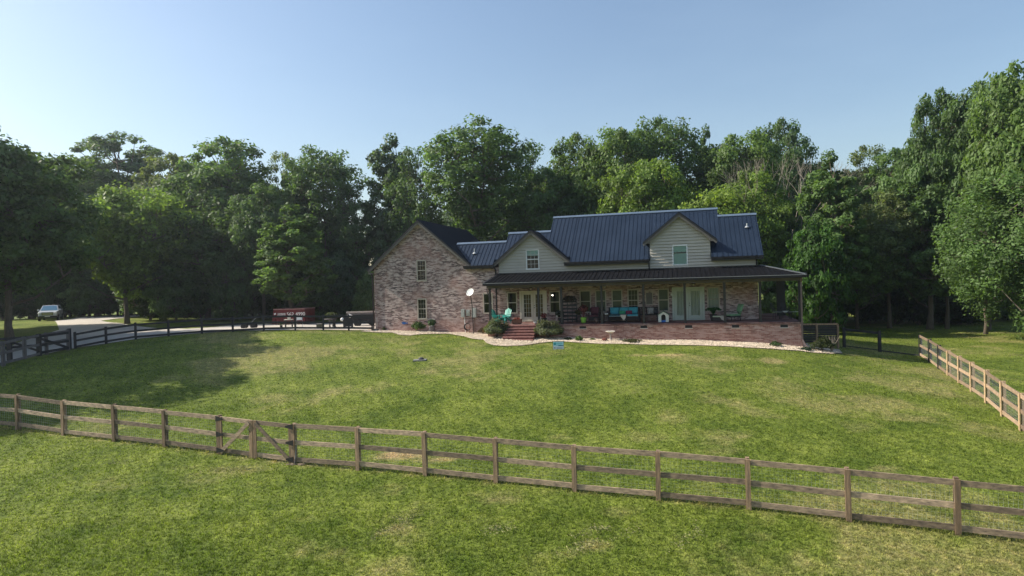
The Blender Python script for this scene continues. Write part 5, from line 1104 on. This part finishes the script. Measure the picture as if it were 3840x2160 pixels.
mb = MB(); lo = [(-1.20, 1.19, .93), (2.15, 1.21, .92)]; hi = [(-.38, 1.80, .72), (1.75, 1.80, .70)]
V_ = [(-lo[0][2], lo[0][0], lo[0][1]), (lo[0][2], lo[0][0], lo[0][1]), (lo[1][2], lo[1][0], lo[1][1]), (-lo[1][2], lo[1][0], lo[1][1]), (-hi[0][2], hi[0][0], hi[0][1]), (hi[0][2], hi[0][0], hi[0][1]), (hi[1][2], hi[1][0], hi[1][1]), (-hi[1][2], hi[1][0], hi[1][1])]
mb.add(V_, [(0, 1, 5, 4), (1, 2, 6, 5), (2, 3, 7, 6), (3, 0, 4, 7), (4, 5, 6, 7)]); cb_ = mb.build('cabin', CAR, r)
q = lambda u, v: Vector(V_[0]).lerp(Vector(V_[1]), u).lerp(Vector(V_[4]).lerp(Vector(V_[5]), u), v)+Vector((0, -.012, .008))
MB().add([q(.06, .05), q(.94, .05), q(.94, .93), q(.06, .93)], [(0, 1, 2, 3)]).build('windshield', WS, r, fixn=False)
for s in (0, 1):
    A = [Vector(V_[i]) for i in ((1, 2, 6, 5) if s else (0, 3, 7, 4))]; g_ = lambda u, v: A[0].lerp(A[1], u).lerp(A[3].lerp(A[2], u), v)+Vector(((.012 if s else -.012), 0, 0))
    for (u0_, u1_) in ((.16, .42), (.45, .68), (.71, .92)): MB().add([g_(u0_+.02, .1), g_(u1_, .1), g_(u1_, .85), g_(u0_+.02, .85)], [(0, 1, 2, 3)]).build('side_window', WS, r, fixn=False)
    MB().ball(((.98 if s else -.98)*1.08, -1.0, 1.28), .13, 8, 6, (.9, .6, .8)).build('mirror', CAR, r)
CH = mat('chrome', (.7, .72, .75), .15, .05, 3, metal=1.)
for i in range(3): MB().box(-.52, .52, -2.44, -2.40, .72+i*.11, .77+i*.11).build('grille_bar', CH, r)
MB().box(-.56, .56, -2.418, -2.38, .68, 1.04).build('grille', BLACK, r); MB().box(-.95, .95, -2.47, -2.38, .42, .60).build('bumper', BLACK, r); MB().box(-.26, .26, -2.49, -2.471, .50, .60).build('number_plate', WHITE, r)
for s in (-1, 1): MB().ball((s*.76, -2.33, .93), .15, 10, 8, (1.2, .6, .8)).build('headlight', WHITE, r, smooth=True)
for s in (-1, 1):
    for y in (-1.5, 1.5):
        mb = MB(); mb.tube([(s*.78, y, .36), (s*1.0, y, .36)], .37, 20); t = mb.build('wheel', BLACK, r); mb = MB(); mb.tube([(s*1.0, y, .36), (s*1.012, y, .36)], .22, 16); mb.build('rim', METAL, t)
# other things on the drive
def at(px, Y): d = ray(px, 1235); t = Y/d.y; return Vector((d.x*t, Y, tz(d.x*t, Y)))
c = at(1124, 49.5); r = empty('folding_chair', c, R(20), 'white folding chair standing behind the black fence by the dumpster', 'chair'); MB().box(-.22, .22, -.2, .2, .42, .45).build('seat', WHITE, r); MB().box(-.22, .22, .2, .23, .62, .92).build('backrest', WHITE, r)
for a in (-.21, .21): MB().bar((a, -.25, 0), (a, .22, .9), .025, .025).build('leg', METAL, r); MB().bar((a, .25, 0), (a, -.18, .44), .025, .025).build('leg', METAL, r)
c = at(1085, 52); r = empty('work_table', c, R(8), 'small cream topped table with a bowed stand left of the white folding chair', 'table'); MB().box(-.36, .30, -.25, .25, .62, .67).build('table_top', CREAM, r); MB().box(-.1, .12, -.1, .1, .67, .98).build('box', CREAM, r)
for a in (-.28, .24): MB().bar((a, 0, 0), (a, 0, .62), .06, .3).build('leg', BLACK, r)
c = at(935, 52); r = empty('garden_cart', c, R(5), 'low black garden cart with fat tyres behind the shaded fence', 'cart'); MB().box(-.45, .45, -.25, .25, .30, .42).build('tray', BLACK, r)
for a in (-.38, .38):
    for b in (-.3, .3): mb = MB(); mb.tube([(a, b-.05, .2), (a, b+.05, .2)], .20, 14); mb.build('wheel', BLACK, r)
MB().bar((.1, 0, .42), (.55, 0, .85), .03, .03).build('handle', METAL, r)
c = at(1055, 50.5); r = empty('potted_plant', c, 0, 'tiny dark potted plant on the drive under the dumpster lettering', 'potted plant'); MB().lathe([(.09, 0), (.12, .2)], n=10).build('pot', BLACK, r); V, Fq, T = leaves_mb(70, (0, 0, .34), .17, .08, 61); foliage('foliage', V, Fq, T, (.05, .07, .04), r)
c = at(1200, 49.8); r = empty('storage_tub', c, 0, 'olive storage tub with a pale lid left of the tall black fence post', 'tub'); MB().box(-.22, .2, -.2, .2, 0, .30).build('tub', mat('olive_plastic', (.07, .07, .04), .6, .2, 4), r); MB().box(-.2, .18, -.18, .18, .30, .40).build('lid', PALEF, r)
for i, (px, Y, col_, lb) in enumerate([(1237, 50.5, (.09, .11, .045), 'leafy plant in a round table top pot, left of two behind the fence'), (1253, 51.0, (.06, .08, .04), 'taller leafy plant over the dark pedestal behind the fence')]):
    c = at(px, Y); r = empty('potted_plant', c, 0, lb, 'potted plant'); MB().lathe([(.2, 0), (.14, .1), (.12, .45), (.24, .72), (.26, .74)] if i else [(.08, 0), (.05, .4), (.08, .62), (.42, .66), (.42, .70)], n=14).build('pedestal', BLACK if i else FGRY, r); V, Fq, T = leaves_mb(300, (0, 0, .98), .32, .10, 62+i, flat=.7); foliage('foliage', V, Fq, T, col_, r)
c = at(1310, 49.6); r = empty('covered_grill', c, R(12), 'black grill half wrapped in white covers at the end of the black fence', 'grill'); MB().box(-.45, .3, -.25, .25, .15, .7).build('cabinet', BLACK, r); mb = MB(); mb.tube([(-.4, 0, .78), (.28, 0, .78)], .22, 14); mb.build('lid', BLACK, r); MB().ball((.05, -.2, .98), .17, 10, 7, (1.2, .8, .9), .1).ball((-.5, -.1, .72), .15, 10, 7, (1.1, .8, .9), .1).build('white_cover', WHITE, r, smooth=True)
for a in (-.35, .22): mb = MB(); mb.tube([(a, -.2, .09), (a, -.15, .09)], .09, 10); mb.build('wheel', BLACK, r)
c = at(1362, 53); r = empty('utility_trailer', c, R(-4), 'dark utility trailer with a pale board on top next to the brick gable', 'trailer'); MB().box(-1.1, 1.1, -.7, .7, .45, 1.0).build('bed', BLACK, r); MB().box(-1.15, 1.15, -.72, -.70, 1.05, 1.12).box(-1.15, -1.1, -.72, .72, .45, 1.12).build('rail', FGRY, r)
for a in (-.8, .8): mb = MB(); mb.tube([(-.2 if a < 0 else .5, a-.1, .3), (-.2 if a < 0 else .5, a+.1, .3)], .3, 16); mb.build('wheel', BLACK, r)
c2 = Vector((c.x, c.y, c.z+1.14)); o = MB().box(-1.2, 1.2, -.12, .12, 0, .12).build('pale_board', PALEF, None); o.location = c2+Vector((0, -.6, 0)); tag(o, 'long pale board lying across the dark trailer', 'board')
c = at(1408, 47.2); r = empty('cord_bundle', c, 0, 'tangle of black and white cords at the corner of the brick gable', 'cords'); mb = MB()
for k in range(7): mb.tube([(random.uniform(-.3, .3), random.uniform(-.2, .2), random.uniform(.02, .2)) for _ in range(6)], .016, 5)
mb.build('cord', BLACK, r); mb = MB(); mb.tube([(.1, 0, .05), (.14, 0, .6), (.12, 0, 1.0)], .012, 5).tube([(-.2, -.1, .03), (.1, -.12, .08), (.25, -.05, .03)], .02, 5); mb.build('white_cord', WHITE, r)
# big leaning roots at left edge


# ================================================================== trees
def tree_proto(name, seed, H=16., cr=5., base=.28, n=170, leaf=.26, per=150, open_=.0, shape='oval', hang=0., el=1.5, bark=None, low=0.):
    """trunk with limbs, crown = leaf clumps at the twig ends. Built at the origin, H metres tall"""
    g = np.random.default_rng(seed); rr = random.Random(seed); C = []; tries = 0
    zc = H*(1+base)/2; hz_ = H*(1-base)/2
    lob = [(g.random()*6.28, g.random()*2-1, .75+.5*g.random()) for _ in range(7)]
    while len(C) < n and tries < 60000:
        tries += 1; d = g.normal(0, 1, 3); d /= np.linalg.norm(d); u = d[2]
        L_ = 1.0
        for (a, b, s) in lob:
            dd = d[0]*math.cos(a)*math.sqrt(1-b*b)+d[1]*math.sin(a)*math.sqrt(1-b*b)+d[2]*b
            if dd > .72: L_ = max(L_*.9, 1.0+(s-.85)*.55*(dd-.72)/.28)
        rad = (.30+.70*g.random()**.55)*L_
        wz = 1.0 if shape == 'oval' else (1.25-.5*(u+1)/2*1.2 if shape == 'cone' else (.72+.42*u if shape == 'vase' else 1.0))
        p = np.array([d[0]*cr*rad*wz, d[1]*cr*rad*wz, zc+d[2]*hz_*rad*.93])
        if p[2] < H*low: continue
        if all(np.linalg.norm((p-q)*np.array([1, 1, 1.25])) > (.72+open_)*cr/5 for q in C[-70:]): C.append(p)
    C = np.array(C); n = len(C); N = n*per; rc = np.repeat((.62+.55*g.random(n))*cr/5*(1-.12*open_), per); P0 = np.repeat(C, per, 0)
    d = g.normal(0, 1, (N, 3)); d /= np.linalg.norm(d, axis=1)[:, None]; r_ = g.random(N)**.45; P = P0+d*(rc*r_)[:, None]*np.array([1.15, 1.15, .78 if not hang else 1.1])
    if hang: P[:, 2] -= hang*g.random(N)*.9
    out = P-np.array([0, 0, zc*.9]); out /= np.linalg.norm(out, axis=1)[:, None]+1e-6
    V, Fq, T = quads(P, d*.6+out*.5, leaf, g, el)
    ct = np.repeat(g.random(n), per*4); T = .55*ct+.45*T
    crown = npmesh('crown', V, Fq, LEAF, {'tint': T})
    mb = MB(); tr_ = []; x = y = 0
    nseg = 9; th = H*.86; tr0 = H*.011+.07
    for i in range(nseg+1):
        f = i/nseg; tr_.append(Vector((x, y, th*f-.4 if i == 0 else th*f))); x += rr.uniform(-.22, .22); y += rr.uniform(-.22, .22)
    mb.tube(tr_, [tr0*(1.5 if i == 0 else 1)*(1-.86*i/nseg) for i in range(nseg+1)], 9)
    tp = lambda z: tr_[0].lerp(tr_[-1], 0) if z < 0 else (lambda k, f: tr_[k].lerp(tr_[min(k+1, nseg)], f))(min(int(z/th*nseg), nseg-1), min(1, max(0, z/th*nseg-min(int(z/th*nseg), nseg-1))))
    # limbs: group clumps into sectors
    nl = 11; limbs = []
    for k in range(nl):
        a = k*2.4+rr.uniform(-.3, .3); z0 = H*(base*.85+(.80-base)*k/nl); rl = cr*(.55+.2*rr.random())*(1-.35*k/nl); s = tp(z0); e = Vector((rl*math.cos(a), rl*math.sin(a), z0+H*.13)); m_ = s.lerp(e, .5)+Vector((0, 0, -.03*H*rr.random()))
        mb.tube([s, m_, e], [tr0*.5*(1-.5*k/nl), tr0*.33*(1-.5*k/nl), tr0*.14], 6, cap=False); limbs.append((s, m_, e))
    for c in C:
        cv = Vector(c); best = None
        for (s, m_, e) in limbs:
            for f in (.35, .6, .8, 1.):
                q = (s.lerp(m_, f*2) if f < .5 else m_.lerp(e, f*2-1)); dd = (q-cv).length+(.6 if q.z > cv.z else 0)
                if best is None or dd < best[0]: best = (dd, q)
        q = best[1]; t2 = tp(min(th*.98, max(0, cv.z-.55*math.hypot(cv.x, cv.y))))
        if (t2-cv).length < best[0]: q = t2
        m_ = q.lerp(cv, .5)+Vector((rr.uniform(-.2, .2), rr.uniform(-.2, .2), -.08*(cv-q).length)); mb.tube([q, m_, cv], [.055, .035, .012], 4, cap=False)
    root = bpy.data.objects.new(name, None); col.objects.link(root); mb.build('trunk', bark or BARKM, root, smooth=True, fixn=False); link('crown', crown, root)
    root['H'] = float(np.quantile(P[:, 2], .999)); root['cr'] = float(np.quantile(np.hypot(P[:, 0], P[:, 1]), .97)); return root
PR = {
 'a': tree_proto('broadleaf_tree', 1, 18, 5.6, .22, 260, .25, 125), 'b': tree_proto('broadleaf_tree', 2, 18, 5.2, .28, 230, .24, 125, .05),
 'c': tree_proto('airy_tree', 3, 20, 5.2, .36, 190, .22, 95, .30, 'vase'), 'd': tree_proto('airy_tree', 4, 20, 4.6, .30, 175, .22, 100, .30),
 'e': tree_proto('spreading_tree', 5, 13, 6.0, .22, 250, .24, 125, .02, 'vase'), 'f': tree_proto('feathery_tree', 6, 16, 5.8, .05, 170, .15, 260, .22, 'oval', 1.1, 1.8),
 'g': tree_proto('narrow_tree', 7, 17, 3.4, .16, 190, .23, 110, .05, 'cone'), 'h': tree_proto('understory_tree', 8, 8, 4.0, .02, 180, .24, 110, .0), 'p': tree_proto('pine_tree', 9, 23, 4.0, .55, 95, .20, 150, .25, 'vase', bark=BARKM),
}
used = {}
def tree(key, px, top, hw, Y, colr, label, group=None, rz=None, name=None, zbase=None, low=None, dark=False):
    """tree whose crown centre stands at photo column px, top at row 'top', at distance Y; hw = crown half width in photo pixels"""
    src = PR[key]; d = ray(px, 1000); X = d.x*Y/d.y; z0 = tz(X, Y)-.1 if zbase is None else zbase
    dt = ray(px, top); zt = CAMZ+dt.z*Y/dt.y; Ht = max(3., (zt-z0)*1.0); w = hw*Y/F
    s = Vector((w/src['cr'], w/src['cr'], Ht/src['H'])); rz = random.uniform(0, 6.28) if rz is None else rz
    if key not in used: r = src; used[key] = r; r.location = (X, Y, z0); r.rotation_euler = (0, 0, rz); r.scale = s
    else:
        r = src.copy(); col.objects.link(r); r.location = (X, Y, z0); r.rotation_euler = (0, 0, rz); r.scale = s
        for ch in src.children: c = ch.copy(); col.objects.link(c); c.parent = r
    for k in ('label', 'group', 'category'):
        if k in r: del r[k]
    tag(r, label, 'tree', group)
    for ch in r.children:
        if ch.name.startswith('crown'): ch.color = (*colr, 1)
    return r
def _c(r, g, b, k=1.95): a = (r+g+b)/3; return tuple((v*.88+a*.12)*k for v in (r, g, b))
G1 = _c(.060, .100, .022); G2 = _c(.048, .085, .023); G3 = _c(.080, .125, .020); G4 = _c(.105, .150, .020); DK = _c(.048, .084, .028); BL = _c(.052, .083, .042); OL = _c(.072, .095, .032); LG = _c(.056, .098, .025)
# ---- main tree line, left to right
tree('a', 30, 532, 290, 47, G2, 'big dark broad tree at the far left edge above the parked suv')
tree('a', 300, 598, 210, 88, G1, 'broad green tree standing right behind the far left one, over the lit drive')
tree('p', 470, 510, 150, 92, BL, 'tall open bluish pine rising above the left tree line')
tree('b', 640, 585, 170, 84, OL, 'dull green tree between the pine and the tall round oak')
tree('b', 850, 530, 210, 78, LG, 'tall rounded grey green tree, highest of the left tree line')
tree('e', 470, 700, 200, 66, G3, 'bright yellow green spreading tree low in front of the left woods')
tree('b', 690, 745, 170, 90, G3, 'second yellow green tree, sloping down right of the spreading one')
tree('a', 770, 790, 190, 72, G2, 'dark spreading tree sloping down right of the yellow green one')
tree('b', 985, 690, 130, 70, DK, 'dark dense tree left of the airy tall ones beside the gable')
tree('d', 1085, 570, 85, 80, OL, 'thin airy tree top poking up left of the rounded airy tree')
tree('c', 1215, 560, 150, 76, G2, 'airy tall tree with a rounded top left of the sky gap')
tree('g', 1100, 770, 135, 62, LG, 'lighter green narrow tree before the dark woods left of the gable')
tree('d', 1330, 690, 85, 74, DK, 'small dark open tree in the gap left of the brick gable')
tree('g', 1475, 512, 115, 76, BL, 'tall narrow dark tree rising behind the brick gable')
tree('d', 1560, 560, 110, 72, DK, 'dark open tree just right of the narrow one behind the gable')
tree('c', 1790, 458, 190, 68, G2, 'largest airy tree with visible limbs above the low link roof')
tree('d', 1990, 545, 120, 78, DK, 'open dark tree between the large airy one and the green canopy')
tree('b', 2050, 640, 150, 70, G2, 'mid green tree behind the left dormer')
tree('b', 2190, 510, 150, 72, G1, 'full green tree above the left end of the main roof')
tree('a', 2330, 478, 160, 70, G1, 'full round green tree above the middle of the main roof')
tree('c', 2490, 436, 140, 72, G2, 'tallest tree behind the house with a pale rounded top')
tree('g', 2655, 480, 65, 74, G2, 'slim small topped tree just right of the tallest one')
tree('a', 2420, 600, 170, 62, G3, 'bright green tree low behind the main ridge')
tree('a', 2790, 500, 165, 68, G1, 'broad green tree above the right dormer')
tree('b', 2960, 452, 130, 74, DK, 'dark round topped tree above the right end of the roof')
tree('e', 2640, 710, 165, 60, G4, 'yellow green spreading tree peeking over the right end of the main ridge')
tree('b', 2830, 640, 150, 60, G3, 'bright green tree right above the lower roof ridge')
tree('g', 3115, 575, 125, 56, LG, 'light olive tree standing in front just right of the house roof')
tree('d', 3240, 550, 120, 74, OL, 'open pale topped tree in the dip of the right tree line')
tree('b', 3350, 565, 140, 70, LG, 'rounded tree filling the dip left of the high right trees')
tree('b', 3545, 345, 130, 56, G2, 'tall green tree at the left shoulder of the high right group')
tree('a', 3700, 300, 165, 54, G2, 'tall full tree in the middle of the high right group')
tree('a', 3860, 250, 190, 48, G1, 'highest tree at the right edge of the photo')
tree('b', 3330, 720, 150, 58, OL, 'mid height olive green tree below the dip on the right')
tree('g', 3480, 640, 130, 56, G2, 'narrow dark green tree under the left shoulder of the high group')
tree('f', 3930, 560, 310, 45, LG, 'light feathery tree with drooping branches nearest the right edge')
tree('b', 3690, 760, 130, 50, G2, 'tree with a pale straight trunk at the edge of the right lawn')
tree('h', 3060, 830, 110, 52, (.05, .115, .02), 'bushy bright green small tree right of the porch roof')
tree('a', 3210, 860, 135, 58, G1, 'dark bushy tree over the side gate')
tree('h', 1392, 1010, 60, 62, DK, 'small dark tree filling the gap at the left corner of the gable')
tree('h', 1365, 1120, 50, 66, DK, 'low dark bush tree behind the trailer')
tree('h', 2925, 985, 75, 57, DK, 'small dark tree seen through the open right end of the porch')
# bare dead tree
p = at(2925, 60); r = empty('bare_tree', p, 0, 'leafless grey tree behind the right end of the roof', 'tree'); mb = MB(); rr = random.Random(5)
def br(a, d, L_, w, k):
    b = a+d*L_; m_ = a.lerp(b, .5)+Vector((rr.uniform(-.2, .2), rr.uniform(-.2, .2), 0)); mb.tube([a, m_, b], [w, w*.8, w*.55], 5, cap=False)
    if k:
        for _ in range(3): br(b, (d+Vector((rr.uniform(-.6, .6), rr.uniform(-.6, .6), rr.uniform(-.1, .35)))).normalized(), L_*.72, w*.55, k-1)
for q in (-.35, .3, 0): br(Vector((0, 0, -.2)), Vector((q, .1, 1)).normalized(), 6.0, .13, 4)
mb.build('trunk', BARKL, r, fixn=False)
# backing woods behind the line: every tree its own object, look-alikes share a label
def sky_top(px): return float(np.interp(px, [-300, 60, 250, 380, 560, 700, 850, 1000, 1120, 1250, 1330, 1400, 1480, 1590, 1680, 1800, 1950, 2050, 2190, 2330, 2490, 2600, 2700, 2790, 2960, 3080, 3200, 3350, 3420, 3500, 3670, 3840, 4300], [540, 560, 640, 650, 660, 600, 560, 720, 800, 800, 900, 980, 720, 760, 900, 600, 680, 640, 560, 530, 560, 600, 580, 540, 500, 600, 600, 600, 500, 420, 360, 300, 250]))
rr = random.Random(11)
for i, px in enumerate(list(range(-150, 1350, 125))+list(range(1500, 4150, 130))):
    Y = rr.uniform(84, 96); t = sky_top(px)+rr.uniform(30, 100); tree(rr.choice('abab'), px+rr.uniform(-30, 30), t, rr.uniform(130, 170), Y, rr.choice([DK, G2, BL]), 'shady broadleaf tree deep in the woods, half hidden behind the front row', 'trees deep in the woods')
for i, px in enumerate(list(range(-200, 1340, 105))+list(range(1480, 1800, 110))+list(range(2950, 4100, 95))):
    Yb = 68 if px < 1380 else (62 if px < 2900 else 59); Yb += (16 if px < 500 else 0); Y = Yb+rr.uniform(0, 5); t = rr.uniform(900, 1040) if px < 2900 else rr.uniform(930, 1080)
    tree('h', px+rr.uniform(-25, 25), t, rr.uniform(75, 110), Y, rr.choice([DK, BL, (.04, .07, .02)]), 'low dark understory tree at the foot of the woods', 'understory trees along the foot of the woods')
# hedge-like second tier closing the wood edge
for i, px in enumerate(list(range(-200, 1340, 150))+list(range(2980, 4100, 140))):
    Y = (90 if px < 500 else 78) if px < 1400 else 68
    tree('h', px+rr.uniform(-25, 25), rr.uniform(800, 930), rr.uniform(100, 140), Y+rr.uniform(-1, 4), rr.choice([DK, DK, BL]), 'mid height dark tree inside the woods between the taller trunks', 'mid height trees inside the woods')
for i, px in enumerate(range(-250, 760, 70)):
    tree('h', px+rr.uniform(-15, 15), rr.uniform(980, 1050), rr.uniform(60, 80), rr.uniform(93, 99), rr.choice([DK, BL]), 'low dark understory tree at the foot of the woods', 'understory trees along the foot of the woods')
# trees beyond the left edge of the frame that shade the lawn
def offtree(key, X, Y, H, w, label):
    src = PR[key]; r = src.copy(); col.objects.link(r); r.location = (X, Y, tz(X, Y)-.1); r.scale = (w/src['cr'], w/src['cr'], H/src['H']); r.rotation_euler = (0, 0, random.uniform(0, 6))
    for ch in src.children: c = ch.copy(); col.objects.link(c); c.parent = r
    for ch in r.children:
        if ch.name.startswith('crown'): ch.color = (*G2, 1)
    tag(r, label, 'tree', 'shade trees left of the lawn')
for k, X, Y, H, w in OFF: offtree(k, X, Y, H, w, 'full green shade tree standing left of the fenced lawn')

if HAZE:
    hm_ = bpy.data.materials.new('haze_air'); hm_.use_nodes = True; nt = hm_.node_tree; nt.nodes.clear(); pv = nt.nodes.new('ShaderNodeVolumePrincipled'); pv.inputs['Color'].default_value = (.82, .90, 1, 1); pv.inputs['Density'].default_value = HAZE; pv.inputs['Anisotropy'].default_value = .6
    oo = nt.nodes.new('ShaderNodeOutputMaterial'); nt.links.new(pv.outputs[0], oo.inputs['Volume']); mb = MB().box(-150, 150, -12, 170, -6, 32); tag(mb.build('haze', hm_), kind='stuff')
# ================================================================== light, sky, camera
S_AZ, S_EL = SUN
sd = Vector((math.sin(S_AZ)*math.cos(S_EL), math.cos(S_AZ)*math.cos(S_EL), math.sin(S_EL)))
sun = bpy.data.lights.new('sun', 'SUN'); sun.energy = SUNE; sun.angle = R(.5); sun.color = (1, .92, .79); so = bpy.data.objects.new('sun', sun); col.objects.link(so); so.rotation_euler = sd.to_track_quat('Z', 'Y').to_euler()
w = bpy.data.worlds.new('World'); sc.world = w; w.use_nodes = True; nt = w.node_tree; nt.nodes.clear()
sk = nt.nodes.new('ShaderNodeTexSky'); sk.sky_type = 'NISHITA'; sk.sun_disc = False; sk.sun_elevation = S_EL; sk.sun_rotation = S_AZ; sk.air_density = SKY[0]; sk.dust_density = SKY[1]; sk.ozone_density = SKY[2]; sk.altitude = 150
tcw = nt.nodes.new('ShaderNodeTexCoord'); mpw = nt.nodes.new('ShaderNodeMapping'); mpw.inputs['Scale'].default_value = (1.2, 1.6, 5); nt.links.new(tcw.outputs['Generated'], mpw.inputs[0])
nw = nt.nodes.new('ShaderNodeTexNoise'); nw.inputs['Scale'].default_value = 1.6; nw.inputs['Detail'].default_value = 5; nt.links.new(mpw.outputs[0], nw.inputs['Vector'])
rw = nt.nodes.new('ShaderNodeMapRange'); rw.inputs['From Min'].default_value = .45; rw.inputs['From Max'].default_value = .8; rw.inputs['To Max'].default_value = .10; nt.links.new(nw.outputs[0], rw.inputs[0])
skc = mixc(nt, rw.outputs[0], sk.outputs[0], (4.6, 5.8, 6.9))
bg = nt.nodes.new('ShaderNodeBackground'); bg.inputs[1].default_value = SKY[3]; ow = nt.nodes.new('ShaderNodeOutputWorld'); nt.links.new(skc, bg.inputs[0]); nt.links.new(bg.outputs[0], ow.inputs[0])
cam = bpy.data.cameras.new('camera'); cam.sensor_width = 36; cam.lens = F/3840*36; cam.clip_end = 6000; cam.clip_start = .1
co = bpy.data.objects.new('camera', cam); col.objects.link(co)
co.matrix_world = Matrix(((RT.x, UP.x, -fw.x, 0), (RT.y, UP.y, -fw.y, 0), (RT.z, UP.z, -fw.z, CAMZ), (0, 0, 0, 1))); sc.camera = co
sc.view_settings.view_transform = 'Standard'; sc.view_settings.look = 'None'; sc.view_settings.exposure = EXPO; sc.view_settings.gamma = 1
sc.cycles.max_bounces = 6; sc.cycles.transparent_max_bounces = 8; sc.cycles.transmission_bounces = 4; sc.cycles.diffuse_bounces = 3; sc.cycles.glossy_bounces = 3; sc.cycles.caustics_reflective = False; sc.cycles.caustics_refractive = False
sc.cycles.use_denoising = True
